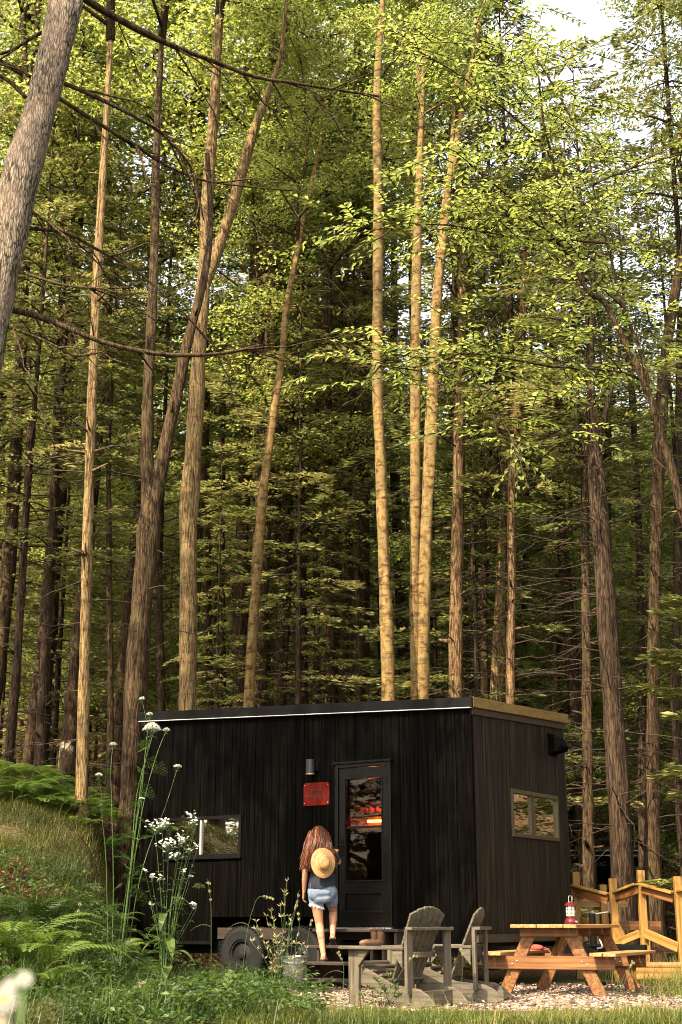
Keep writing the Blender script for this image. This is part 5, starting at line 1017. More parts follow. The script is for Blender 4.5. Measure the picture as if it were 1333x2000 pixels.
for (x, y) in plan:
    fx = x / y
    if (-.2 < fx < -.09 and y > 33) or (fx > .02 and y > 37) or random.random() < (.75 if fx > .06 else .3) or (y > 42 and random.random() < .3): continue
    con = random.random() < (.42 if fx < .05 else .25); i = random.randrange(4) if con else 4 + random.randrange(4)
    s = random.uniform(.85, 1.3) * (1.0 if fx < .08 else .78); o = PR[i]
    lab, grp = GL[0 if con else 1]
    if not used[i]: used[i] = True; o.location = (x, y, gz(x, y)); o.rotation_euler = (0, 0, random.uniform(0, 6.28)); o.scale = (s, s, s); o['label'] = lab; o['group'] = grp
    else:
        o = dup(o, (x, y, gz(x, y)), random.uniform(0, 6.28), lab, (s, s, s * random.uniform(.95, 1.1))); o['group'] = grp
# unseen trees added off frame to shade the clearing and fill window reflections
OFF = [(-8.2, 17.5, 1.0, 0), (-7.6, 9.6, 1.0, 6), (9.3, 19.5, 1.0, 3), (10.5, 26, 1.1, 1), (-9, 27, 1.1, 0), (9.5, 13, 1.0, 4), (13, 22, 1.1, 2), (-13, 17, 1.2, 3)]
ol = ['hemlock standing off the left end of the fern bank', 'maple standing off the left edge beside the foreground trunk', 'hemlock standing off the right end of the railing', 'hemlock standing right of the far black cabin', 'hemlock up the hill at the far left', 'maple standing off to the right of the picnic table', 'hemlock standing well right of the railing', 'hemlock well left of the fern bank']
for (x, y, s, i), lab in zip(OFF, ol):
    o = dup(PR[i], (x, y, gz(x, y)), random.uniform(0, 6.28), lab, (s, s, s))
    if 'group' in o: del o['group']
for fx, y, s in ((.015, 30, 1.2), (.06, 33, 1.3), (.1, 29.5, 1.15), (-.05, 32, 1.1), (-.12, 30, 1.2), (-.2, 31, 1.2), (-.26, 28, 1.1)):
    x = fx * y; spots.append((x, y)); i = 6 + random.randrange(2); o = PR[i]
    if not used[i]: used[i] = True; o.location = (x, y, gz(x, y)); o.scale = (s, s, s); o['label'] = GL[1][0]
    else: o = dup(o, (x, y, gz(x, y)), random.uniform(0, 6.28), GL[1][0], (s, s, s))
    o['group'] = GL[1][1]
for px, wd, D_ in ((410, 13, 31), (437, 11, 34), (511, 14, 29), (545, 14, 32), (702, 17, 29), (716, 12, 33), (1022, 13, 31), (1112, 11, 33), (1187, 14, 29), (1322, 19, 26), (216, 13, 28), (690, 10, 36), (925, 12, 33), (655, 11, 35)):
    l_ = random.uniform(-25, 25); hero('slender_hemlock', T, 'thin dark bare trunk in the shaded wood behind the cabin', D_, [[(px, 1420, wd), (px + l_ * .3, 1100, wd * .9), (px + l_ * .5, 850, wd * .75), (px + l_, 600, wd * .5)]], random.choice(('bark_dark', 'bark_brown', 'bark_brown')), crowns=[(Cc[random.randrange(4)], 0, .7, (.6, .6, .6))], dead=(1.5, 9, 26, 1.5, 'twig'), group='thin bare trunks in the wood behind')
# young hemlocks branched to the ground, and bright saplings, between the big trunks
def young(kind, i):
    o = thing('young_hemlock' if kind == 'con' else 'beech_sapling', '', T, (0, 0, 0)); random.seed(400 + i)
    mb, _, _ = trunk_mesh([(0, 0, -.4), (.05, 0, 3), (0, 0, 8)], [.09, .07, .03], 410 + i, 8); mb.build('trunk', M['bark_dark'], o, smooth=True)
    if kind == 'con': c = link('crown', CONI[i % 4], o); c.location = (0, 0, .9)
    else: c = link('crown', BROADB[i % 2], o); c.location = (0, 0, 2.2); c.scale = (1, 1, .9)
    return o
YP = [young('con', i) for i in range(4)] + [young('dec', i) for i in range(2)]; yu = [False] * 6; random.seed(515)
for (n, f0, f1, y0, y1, kind, grp, lab) in ((25, -.3, .1, 27.0, 42, 0, 'young hemlocks between the trunks', 'young hemlock branched to the ground among the dark trunks'), (4, .05, .3, 28, 40, 0, 'young hemlocks between the trunks', 'young hemlock branched to the ground among the dark trunks'), (14, -.28, .02, 42, 52, 0, 'young hemlocks between the trunks', 'young hemlock branched to the ground among the dark trunks'), (22, .08, .29, 28, 46, 1, 'sunlit saplings in the wood behind the railing', 'bright green beech sapling in the wood right of the cabin'), (7, -.26, .1, 33, 46, 1, 'sunlit saplings in the wood behind', 'bright green beech sapling in the wood behind the cabin roof')):
    k = 0
    while k < n:
        y = random.uniform(y0, y1); x = random.uniform(f0, f1) * y
        if 2.6 < x < 8 and 31.5 < y < 37.5: continue
        if not try_spot(x, y, 1.0): continue
        k += 1; i = random.randrange(4) if kind == 0 else 4 + random.randrange(2); s = random.uniform(.7, 1.25) * (.72 if kind == 0 else 1); o = YP[i]
        if not yu[i]: yu[i] = True; o.location = (x, y, gz(x, y)); o['label'] = lab
        else: o = dup(o, (x, y, gz(x, y)), random.uniform(0, 6.28), lab, (s, s, s))
        o['group'] = grp
for k in range(16):
    x, y = random.uniform(-26, -11), random.uniform(1, 19)
    if try_spot(x, y, 1.6): i = k % 4; s = random.uniform(1.0, 1.4); o = dup(YP[i], (x, y, gz(x, y)), random.uniform(0, 6.28), 'young hemlock in the wood off to the left of the clearing', (s, s, s)); o['group'] = 'young hemlocks off to the left'
for k in range(14):
    x, y = random.uniform(11, 25), random.uniform(15, 34)
    if x > .4 * y and try_spot(x, y, 1.6): i = k % 4; s = random.uniform(.9, 1.3); o = dup(YP[i], (x, y, gz(x, y)), random.uniform(0, 6.28), 'young hemlock in the wood off to the right of the railing', (s, s, s)); o['group'] = 'young hemlocks off to the right'
o = dup(BEECH, (7.6, 21.4, gz(7.6, 21.4)), 1.0, 'pale beech off to the right, mirrored in the side window', 1.6)
for fl_, li in ((used, PR), (yu, YP)):
    for u_, o in zip(fl_, li):
        if not u_:
            for c in list(o.children): bpy.data.objects.remove(c)
            bpy.data.objects.remove(o)
# far wood on the hillside: one uncountable mass
lm = LM(); random.seed(77); n = 2400
for k in range(n):
    y = random.uniform(48, 88); x = random.uniform(-.33, .33) * y; zb = gz(x, y); h = random.uniform(0, 1) ** .8 * (13 if x < 2 else 6)
    tone = random.uniform(.15, .8); clump(lm, (x, y, zb + h), random.uniform(.9, 1.9), random.uniform(.4, .9), 60, .3, .2, tone, .2, 1.6)
for k in range(1600):   # the same wood closing the clearing at the sides and behind
    az = random.uniform(-2.85, 2.85) + math.pi * 1.5; az = random.uniform(math.pi * .72, math.pi * 2.28); rr_ = random.uniform(30, 46); x, y = rr_ * math.cos(az), 14 + rr_ * math.sin(az)
    if abs(x) < .36 * y: continue
    clump(lm, (x, y, gz(x, y) + random.random() * 14), random.uniform(.9, 1.9), random.uniform(.4, .9), 60, .22, .15, random.uniform(.15, .7), .16, .6)
tag(link('far_wood', lm.mesh('far_wood'), None, [M['bark_dark'], M['leaf_bright']]), 'far leafy wood covering the hillside behind the trunks', 'wood', kind='stuff')
# ================================================================ ground plants
def gzv(x, y): return ground(x, y)
def blades(n, x0, x1, y0, y1, h0, h1, w, keep=None, lean=.5, tone=(.5, .25), cl=0.0):
    x = RNG.uniform(x0, x1, n); y = RNG.uniform(y0, y1, n)
    if cl: # gather into tufts
        k = max(1, n // 14); cx, cy = RNG.uniform(x0, x1, k), RNG.uniform(y0, y1, k); i = RNG.integers(0, k, n); x = cx[i] + RNG.normal(0, cl, n); y = cy[i] + RNG.normal(0, cl, n)
    if keep is not None: m = keep(x, y); x, y = x[m], y[m]
    n = len(x); b = np.stack([x, y, gzv(x, y) - .01], 1); h = RNG.uniform(h0, h1, n); a = RNG.random(n) * 6.283; l = RNG.uniform(.1, 1, n) * lean
    d = np.stack([np.cos(a) * l, np.sin(a) * l, np.ones(n)], 1); s = np.stack([-np.sin(a), np.cos(a), np.zeros(n)], 1)
    m1 = b + d * h[:, None] * .55; tip = b + np.stack([np.cos(a) * l * 1.9, np.sin(a) * l * 1.9, np.ones(n) * .92], 1) * h[:, None]
    q1 = np.stack([b - s * w / 2, b + s * w / 2, m1 + s * w * .4, m1 - s * w * .4], 1); q2 = np.stack([m1 - s * w * .4, m1 + s * w * .4, tip + s * w * .06, tip - s * w * .06], 1)
    r = tone[0] + RNG.normal(0, tone[1], n) + .2 * np.sin(x * 2.3 + 1.5 * np.sin(y * 1.3)) * np.sin(y * 2.1 - x * .8); return np.concatenate([q1, q2]).reshape(-1, 3), np.clip(np.concatenate([r, r]), 0, 1)
def stuff(name, label, cat, parts, mat):
    lm = LM()
    for v, r in parts: lm.q.append(v); lm.r.append(r)
    return tag(link(name, lm.mesh(name), None, [M['twig'], M[mat]]), label, cat, kind='stuff')
def noisef(x, y): return np.sin(x * 1.7 + 1.3 * np.sin(y * 1.1)) * np.sin(y * 1.9 + x * .6) 
lawn = lambda x, y: ((y < 12.45 + .2 * np.sin(x * 3) + .15 * np.sin(x * 7.7)) | (x > 3.55 + .25 * np.sin(y * 2.3))) & (x > -.9)
stuff('lawn_grass', 'short green and straw grass in front of and right of the gravel', 'grass', [blades(36000, -1.0, 4.4, 11.2, 12.9, .04, .12, .006, lawn, .7, (.42, .22), .07), blades(14000, 3.2, 7.5, 13, 21, .08, .26, .008, lawn, .6, (.42, .22), .08), blades(1300, -1, 4.5, 11.2, 12.8, .14, .3, .004, lawn, .6, (.7, .2), .1), blades(1500, 3.0, 6.5, 13, 19, .25, .5, .005, lawn, .5, (.75, .2), .1)], 'grass')
bankk = lambda x, y: (-x / y > .135) & (noisef(x * 1.6 + 3, y * 1.5) < .62) & ((x + 3.72) ** 2 + (y - 15.6) ** 2 > .28)
stuff('bank_grass', 'fine yellow-brown grass covering the sloping bank on the left', 'grass', [blades(75000, -6, -1.5, 12.5, 21.5, .04, .15, .006, bankk, 1.1, (.38, .28), .07), blades(5000, -6, -1.5, 13, 21.5, .15, .34, .004, bankk, .7, (.75, .2), .12)], 'bank_grass')
# leafy ground cover at the lower left
lm = LM(); n = 1500
for k in range(n):
    x = random.uniform(-4.6, -.2); y = random.uniform(11.3, 16.8)
    if (x > -1.0 + .12 * (15 - y) and y > 14) or (x < -.185 * y and random.random() < .75): continue
    nf = .5 + .5 * math.sin(x * 3.1 + 1.7 * math.sin(y * 2.3)) * math.sin(y * 2.7 + x); h = random.uniform(.03, .16 + .34 * nf) * (1.0 if y < 15.5 else .7) * (.8 if x > -2.1 else 1); z = gz(x, y)
    clump(lm, (x, y, z + h), random.uniform(.08, .24), .06, random.randint(10, 34), random.uniform(.045, .085), random.uniform(.02, .042), .5 + random.gauss(0, .2), .18, .5)
bl_, br_ = blades(9000, -4.6, -.4, 11.3, 17, .12, .4, .007, lambda x, y: (x < -.7 + .1 * (14 - y)), .6, (.5, .25), .12); lm.q.append(bl_); lm.r.append(br_)
tag(link('weeds', lm.mesh('weeds'), None, [M['stem'], M['weed']]), 'low tangle of leafy green weeds in the left foreground', 'weeds', kind='stuff')
# gravel / wood chips on the pad
n = 9000; x = RNG.uniform(-.9, 5.2, n); y = RNG.uniform(13.1, 18.5, n); C = np.stack([x, y, gzv(x, y) + RNG.uniform(.0, .02, n)], 1); a = RNG.random(n) * 6.283
D = unit(np.stack([np.cos(a), np.sin(a), RNG.normal(0, .25, n)], 1)); Nn = unit(np.stack([RNG.normal(0, .4, n), RNG.normal(0, .4, n), np.ones(n)], 1)); Nn = unit(Nn - D * (Nn * D).sum(1, keepdims=True)); lm = LM(); lm.leaves(C, D, Nn, RNG.uniform(.02, .07, n), RNG.uniform(.012, .04, n), fold=.1)
chipm = leafmat('wood_chips', [(.05, (.04, .025, .018)), (.5, (.15, .1, .08)), (.95, (.4, .31, .25))], [(0, (.05, .03, .03)), (1, (.1, .07, .06))], .02, .8)
tag(link('wood_chips', lm.mesh('wood_chips'), None, [M['twig'], chipm]), 'loose pale wood chips and gravel around the table and chairs', 'gravel', kind='stuff')
c0 = P(15, 1735, 15.6); n = 5000; x = c0.x + RNG.normal(0, .34, n); y = 15.6 + RNG.normal(0, .5, n); a = RNG.random(n) * 6.283; C = np.stack([x, y, gzv(x, y) + RNG.uniform(0, .09, n)], 1)
D = unit(np.stack([np.cos(a), np.sin(a), RNG.normal(0, .3, n)], 1)); Nn = unit(np.stack([RNG.normal(0, .5, n), RNG.normal(0, .5, n), np.ones(n)], 1)); Nn = unit(Nn - D * (Nn * D).sum(1, keepdims=True)); lm = LM(); lm.leaves(C, D, Nn, RNG.uniform(.03, .08, n), RNG.uniform(.01, .03, n))
tag(link('fallen_leaves', lm.mesh('fallen_leaves'), None, [M['twig'], leafmat('fallen', [(.1, (.05, .015, .008)), (.9, (.22, .08, .04))], [(.1, (.05, .015, .01)), (.9, (.15, .06, .03))], .1, .8)]), 'reddish brown fallen needles heaped on the bank at the left edge', 'leaf litter', kind='stuff')
# ---------------------------------------------------------------- ferns
def fern_mesh(seed, nf=9, L0=.75):
    random.seed(seed); lm = LM()
    for f in range(nf):
        az = f * 6.283 / nf + random.uniform(-.3, .3); L_ = L0 * random.uniform(.7, 1.15); up = random.uniform(.7, 1.15); pts = []
        for i in range(23):
            t = i / 22; r = L_ * (t * .95) * math.cos(up * (1 - t * .9)); z = L_ * (math.sin(up) * t - .52 * t * t * t); pts.append(V((r * math.cos(az), r * math.sin(az), z)))
        lm.w.tube(pts[::2], [.005 * (1 - .85 * k / 11) for k in range(12)], 3, cap=False); pts_ = np.array([tuple(p) for p in pts]); i = np.arange(3, 22); t = i / 22
        T_ = unit(pts_[i + 1 - (i == 22)] - pts_[i - 1]); s0 = np.array([-math.sin(az), math.cos(az), 0])
        w = L_ * .27 * np.sin(np.pi * np.clip(t, .0, 1) ** .75) ** .8 + .01
        for sg in (-1, 1):
            # each pinna is a row of small leaflets
            Dm = unit(s0 * sg + T_ * .45 + np.array([0, 0, -.18])); Nn = np.cross(T_, s0); Nn = unit(Nn * np.sign(Nn[:, 2:3] + 1e-6))
            lm.leaves(pts_[i], Dm, unit(Nn - Dm * (Nn * Dm).sum(1, keepdims=True)), w, .0125 + .012 * np.sin(np.pi * t), .5 + random.gauss(0, .12) + RNG.normal(0, .06, len(i)), .03)
            for q in (.25, .5, .75):
                for s2 in (-1, 1): lm.leaves(pts_[i] + Dm * (w * q)[:, None], unit(Dm * .7 + T_ * s2 * .8), unit(Nn + .001), .03 * (1.1 - q) + .004, .011, .5 + RNG.normal(0, .08, len(i)), .02)
    return lm.mesh('fronds')
FM = [fern_mesh(i, 8 + i % 3, .7 + .1 * (i % 2)) for i in range(4)]
for me in FM: me.materials.append(M['stem']); me.materials.append(M['fern'])
def fern(x, y, s, lab, grp=None, i=None):
    o = thing('fern', lab, 'fern', (x, y, gz(x, y) - .02), random.uniform(0, 6.28), grp); o.scale = (s, s, s); c = link('fronds', FM[random.randrange(4) if i is None else i], o); return o
random.seed(12); k = 0; cnt = 0
while cnt < 62:
    px = random.uniform(-30, 250); y = random.uniform(19.6, 24.5); x = (px - 666) / F / 1.017 * y
    if px > 190 and y < 20.6: continue
    cnt += 1; fern(x, y, random.uniform(.6, 1.15) * (1 - .35 * max(0, px) / 250), 'green fern in the fern patch along the top of the bank', 'ferns on top of the bank')
for i, (px, py, D, s, lab) in enumerate([(30, 1850, 13.4, 1.15, 'large fern at the left edge above the white blurred flowers'), (85, 1862, 13.1, 1.1, 'broad bright fern low on the bank, right of the large left edge fern'), (50, 1800, 14.4, 1.1, 'fern on the bank under the reddish litter, near the left edge'), (110, 1810, 14.6, .8, 'small fern right of the reddish litter on the bank'), (75, 1905, 12.6, .8, 'bluish fern low at the left behind the blurred flowers'), (225, 1620, 18.4, .8, 'single fern on the upper bank close to the cabin end'), (215, 1775, 15.6, .8, 'feathery fern in the middle of the bank')]):
    fern(P(px, py, D).x, D, s, lab)
for k in range(9): D_ = 16.5 + k * .5; fern(P(258 + 6 * (k % 3), 1700, D_).x, D_, random.uniform(.5, .8), 'small fern on the edge of the bank beside the cabin end', 'small ferns beside the cabin end')
# ---------------------------------------------------------------- tall flowering plants
def umbel(lm, c, r, n, tone=.8, dome=.35):
    c = np.array(c); a = RNG.random(n) * 6.283; q = np.sqrt(RNG.random(n)); C = c + np.stack([np.cos(a) * q * r, np.sin(a) * q * r, dome * r * (1 - q * q) + RNG.normal(0, .002, n)], 1); b = RNG.random(n) * 6.283
    D = unit(np.stack([np.cos(b), np.sin(b), RNG.normal(.1, .3, n)], 1)); Nn = unit(np.stack([np.cos(a) * q * .6, np.sin(a) * q * .6, np.ones(n)], 1)); Nn = unit(Nn - D * (Nn * D).sum(1, keepdims=True)); lm.leaves(C, D, Nn, RNG.uniform(.008, .013, n), .008, tone + RNG.normal(0, .15, n))
def fernleaf(lm, p, az, L_, tone=.5):
    """finely cut carrot leaf"""
    d = V((math.cos(az), math.sin(az), random.uniform(-.2, .7))).normalized(); s = d.cross(V((random.gauss(0, .6), random.gauss(0, .6), 1))).normalized()
    for i in range(7):
        t = (i + 1) / 7; c = p + d * L_ * t - V((0, 0, .25 * L_ * t * t))
        for q in (-1, 1):
            w = L_ * .42 * (1.05 - t) + .012
            for k in range(4):
                o = c + (s * q + d * .45) * w * (k / 4); D = unit(np.array([tuple((s * q * random.uniform(.3, 1) + d * random.uniform(.3, 1) + V((0, 0, random.uniform(-.3, .3)))))])); lm.leaves(np.array([tuple(o)]), D, unit(np.cross(np.cross(D, [[0, 0, 1.]]), D)), .03, .009, np.array([tone + random.gauss(0, .12)]))
    lm.w.tube([p, p + d * L_ * .5 - V((0, 0, .06 * L_)), p + d * L_ - V((0, 0, .25 * L_))], [.003, .002, .001], 3, cap=False)
D = 13.6; base = P(228, 1905, D); wb = V((base.x, D, gz(base.x, D))); wc = thing('wild_carrot', 'tall wild carrot with many thin stems and flat white flower heads, left of the cabin', 'plant', wb)
random.seed(4)
def stemplant(root, O, lm, fl, path, w, D1, heads=0.0, hn=0, leaves=0, side=0, dome=.35, LS__=.16):
    pts = [P(x, y, D + (D1 - D) * i / (len(path) - 1)) for i, (x, y) in enumerate(path)]; pts[0].z = min(pts[0].z, gz(pts[0].x, pts[0].y) + .05); w *= .68; mb, P2, R2 = trunk_mesh(pts, [w * (1 - .6 * i / (len(pts) - 1)) for i in range(len(pts))], len(path), 5); lm.w.add(mb.v, mb.f, mb.g)
    if hn:
        umbel(fl, P2[-1] + V((0, 0, .01)), heads, hn, dome=dome)
        for k in range(14):
            a = k * .45; e = P2[-1] + V((heads * .8 * math.cos(a), heads * .8 * math.sin(a), .008)); lm.w.tube([P2[-1] - V((0, 0, heads * .45)), e], [.0018, .0012], 3, cap=False)
            lm.w.tube([P2[-1] - V((0, 0, heads * .45)), P2[-1] + V((heads * .7 * math.cos(a + .2), heads * .7 * math.sin(a + .2), -heads * .75))], [.0015, .0008], 3, cap=False)
    for k in range(leaves): i = int(len(P2) * (.12 + .62 * (k + random.random()) / leaves)); fernleaf(lm, P2[i], random.uniform(0, 6.28), random.uniform(.7, 1.2) * LS__)
    return P2
lm, fl = LM(), LM()
for path, w, D1, hr, hn, lv, dm in [([(228, 1900), (255, 1700), (268, 1550), (300, 1430), (322, 1300) if False else (290, 1420), (278, 1368)], .008, 13.5, .03, 120, 5, .8), ([(232, 1900), (262, 1650), (278, 1540), (285, 1460), (293, 1398)], .008, 13.7, .032, 130, 5, .8), ([(230, 1900), (258, 1680), (275, 1540), (290, 1460), (297, 1428)], .009, 13.3, .088, 1100, 6, .8),
    ([(236, 1900), (262, 1690), (283, 1560), (308, 1470), (325, 1429)], .008, 13.8, .036, 150, 5, .8), ([(218, 1900), (222, 1740), (218, 1560), (217, 1500), (221, 1457)], .006, 13.9, .036, 160, 4, .7), ([(215, 1870), (208, 1690), (200, 1600), (199, 1560), (193, 1517)], .006, 13.4, .036, 150, 3, .7),
    ([(240, 1905), (265, 1760), (290, 1660), (322, 1580), (347, 1500)], .007, 14.0, .042, 200, 5, .6), ([(222, 1900), (250, 1720), (272, 1640), (277, 1562)], .006, 13.2, .026, 90, 6, .3), ([(225, 1900), (205, 1800), (185, 1760)], .004, 13.1, .0, 0, 4, .3)]:
    stemplant(wc, wb, lm, fl, path, w, D1, hr, hn, lv, dome=dm)
for k in range(70): p = wb + V((random.gauss(0, .25), random.gauss(0, .15), random.uniform(.1, 1.25) * random.random() ** .5)); fernleaf(lm, p, random.uniform(0, 6.28), random.uniform(.1, .2))
link('stems', lm.mesh('stems', wb), wc, [M['stem'], M['weed']]); link('flower_heads', fl.mesh('flower_heads', wb), wc, [M['stem'], M['petal']])
# white fleabane
D = 14.2; base = P(322, 1890, D); wb = V((base.x, D, gz(base.x, D))); fb = thing('white_fleabane', 'bushy white fleabane with clusters of tiny daisies in front of the left window', 'plant', wb); lm, fl = LM(), LM(); random.seed(9)
hd = [(305, 1612, .1, 46), (318, 1606, .08, 30), (372, 1590, .06, 16), (378, 1606, .06, 18), (384, 1600, .03, 6), (330, 1645, .1, 50), (352, 1640, .09, 46), (372, 1660, .05, 18), (386, 1650, .04, 12), (345, 1668, .07, 24), (298, 1712, .05, 14), (312, 1712, .05, 14), (372, 1712, .03, 8), (378, 1765, .05, 14), (383, 1772, .03, 6), (296, 1765, .03, 6), (285, 1700, .03, 8), (360, 1700, .03, 8)]
for (px, py, r_, n_) in hd:
    y1 = D + random.uniform(-.2, .2); c = P(px, py, y1); m1 = wb.lerp(c, .5) + V((0, 0, .12)); m1.x = wb.x + (c.x - wb.x) * .4
    lm.w.tube([wb, m1, c - V((0, 0, r_))], [.005, .004, .002], 4, cap=False)
    for k in range(n_):
        e = c + V((random.gauss(0, r_ * .5), random.gauss(0, r_ * .5), random.gauss(0, r_ * .3))); lm.w.tube([c - V((0, 0, r_)), e], [.0016, .001], 3, cap=False); a = np.arange(9) * .698; D_ = np.stack([np.cos(a), np.sin(a), np.full(9, -.05)], 1)
        tl = unit(np.array([[random.gauss(0, .4), random.gauss(0, .4) - .35, 1.0]]))[0]; D_ = unit(D_ - tl * (D_ @ tl)[:, None]); fl.leaves(np.tile(np.array(e), (9, 1)), D_, np.tile(tl, (9, 1)), .015, .0075, np.full(9, .8), .0)
    for k in range(9):
        t = random.uniform(.25, .92); p = wb.lerp(m1, t * 2) if t < .5 else m1.lerp(c, t * 2 - 1); az = random.uniform(0, 6.28); Dl = unit(np.array([[math.cos(az), math.sin(az), random.uniform(-.5, .3)]])); L_ = .07 if t > .5 else .12
        lm.leaves(np.array([tuple(p)]), Dl, unit(np.cross(np.cross(Dl, [[0, 0, 1.]]), Dl)), L_, L_ * .3, np.array([.5 + random.gauss(0, .15)]))
link('stems', lm.mesh('stems', wb), fb, [M['stem'], M['weed']]); link('flowers', fl.mesh('flowers', wb), fb, [M['stem'], M['petal']])
# broad-leaved weed below it and big dock leaves
def bigleaf(lm, p, az, L_, W_, droop, tone):
    d = V((math.cos(az), math.sin(az), 0)); s = np.array([-math.sin(az), math.cos(az), 0]); n = 7; row = []
    for i in range(n + 1): t = i / n; row.append((p + d * L_ * t + V((0, 0, L_ * (.35 * t - droop * t * t))), W_ * math.sin(math.pi * min(1, t * .93 + .05)) ** .7 * (1 - .25 * t)))
    q = []; 
    for i in range(n):
        (a, wa), (b, wb_) = row[i], row[i + 1]; a, b = np.array(a), np.array(b)
        for sg in (-1, 1): q.append(np.stack([a, b, b + s * sg * wb_ / 2 + [0, 0, wb_ * .13], a + s * sg * wa / 2 + [0, 0, wa * .13]])[::sg])
    lm.q.append(np.concatenate(q)); lm.r.append(np.clip(np.full(2 * n, tone) + RNG.normal(0, .03, 2 * n), 0, 1))
def dock(px, py, D, label, lv, nm='dock_plant'):
    c = P(px, py, D); b = V((c.x, D, gz(c.x, D))); o = thing(nm, label, 'plant', b); lm = LM()
    for (dx, dz, az, L_, W_, dr, tn) in lv:
        p = b + V((dx, 0, dz)); lm.w.tube([b, b.lerp(p, .6) + V((0, 0, .03)), p], [.006, .005, .004], 5, cap=False); bigleaf(lm, p, az, L_, W_, dr, tn)
    link('leaves', lm.mesh('leaves', b), o, [M['stem'], M['weed']])
dock(470, 1925, 13.0, 'dock plant with big smooth green leaves in the weeds below the trailer wheel', [(.0, .32, -2.2, .26, .2, .9, .95), (-.12, .2, -2.6, .26, .16, .8, .85), (.06, .12, -1.0, .25, .15, .7, .8), (-.05, .14, 3.3, .22, .14, .8, .7), (.1, .24, .6, .2, .13, .8, .75)])
dock(320, 1880, 13.9, 'broad-leaved green plant growing up through the white fleabane', [(.06, 1.0, 0, .2, .08, .8, .9), (.0, .85, -1.7, .18, .09, 1.2, .85), (.03, .62, -1.2, .2, .11, 1.2, .9), (-.03, .6, 3.6, .2, .1, .9, .8), (.1, .5, -.2, .22, .12, .9, .85), (.05, .36, -1.6, .2, .11, .9, .8), (0, .75, 2.9, .18, .07, .9, .8)], 'broad_leaf_plant')
# tall grass stalks with seed heads (each its own)
def stalk(path, D, w, label, head=.0, hl=.0, mat='straw', blades_=0, name='grass_stalk'):
    pts = [P(x, y, D) for x, y in path]; O = V((pts[0].x, D, gz(pts[0].x, D))); pts[0] = O.copy(); o = thing(name, label, 'grass', O, 0, 'tall grass stalks'); lm = LM()
    w *= .68; mb, P2, R2 = trunk_mesh(pts, [w * (1 - .6 * i / (len(pts) - 1)) for i in range(len(pts))], 3, 4); lm.w.add(mb.v, mb.f, mb.g)
    if head:
        n = 70; k = len(P2); i = np.clip((k - 1 - RNG.random(n) * k * hl).astype(int), 1, k - 1); C = np.array([tuple(P2[j]) for j in i]) + RNG.normal(0, head * .35, (n, 3)); dz = np.array([tuple(P2[j] - P2[j - 1]) for j in i]); Dv = unit(unit(dz) + RNG.normal(0, .25, (n, 3))); Nn = unit(np.cross(Dv, RNG.normal(0, 1, (n, 3)))); lm.leaves(C, Dv, Nn, .024, .007)
    for b in range(blades_):
        j = int(len(P2) * random.uniform(.15, .6)); az = random.choice((0, 3.14)) + random.uniform(-.5, .5); p = P2[j]; L_ = random.uniform(.18, .35); d = V((math.cos(az), math.sin(az), 0)); q = []
        for t in range(5): q.append(p + d * L_ * t / 4 + V((0, 0, L_ * (.55 * t / 4 - .75 * (t / 4) ** 2))))
        for t in range(4):
            a_, b_ = np.array(q[t]), np.array(q[t + 1]); s = np.array([-d.y, d.x, 0]) * .006 + np.array([0, 0, .004]); lm.q.append(np.stack([a_ - s * (1 - t / 5), b_ - s * (1 - (t + 1) / 5), b_ + s * (1 - (t + 1) / 5), a_ + s * (1 - t / 5)])); lm.r.append(np.array([.6]))
    link('blades', lm.mesh('blades', O), o, [M['straw_wood'] if False else M['stem'], M[mat]]); return o
random.seed(21)
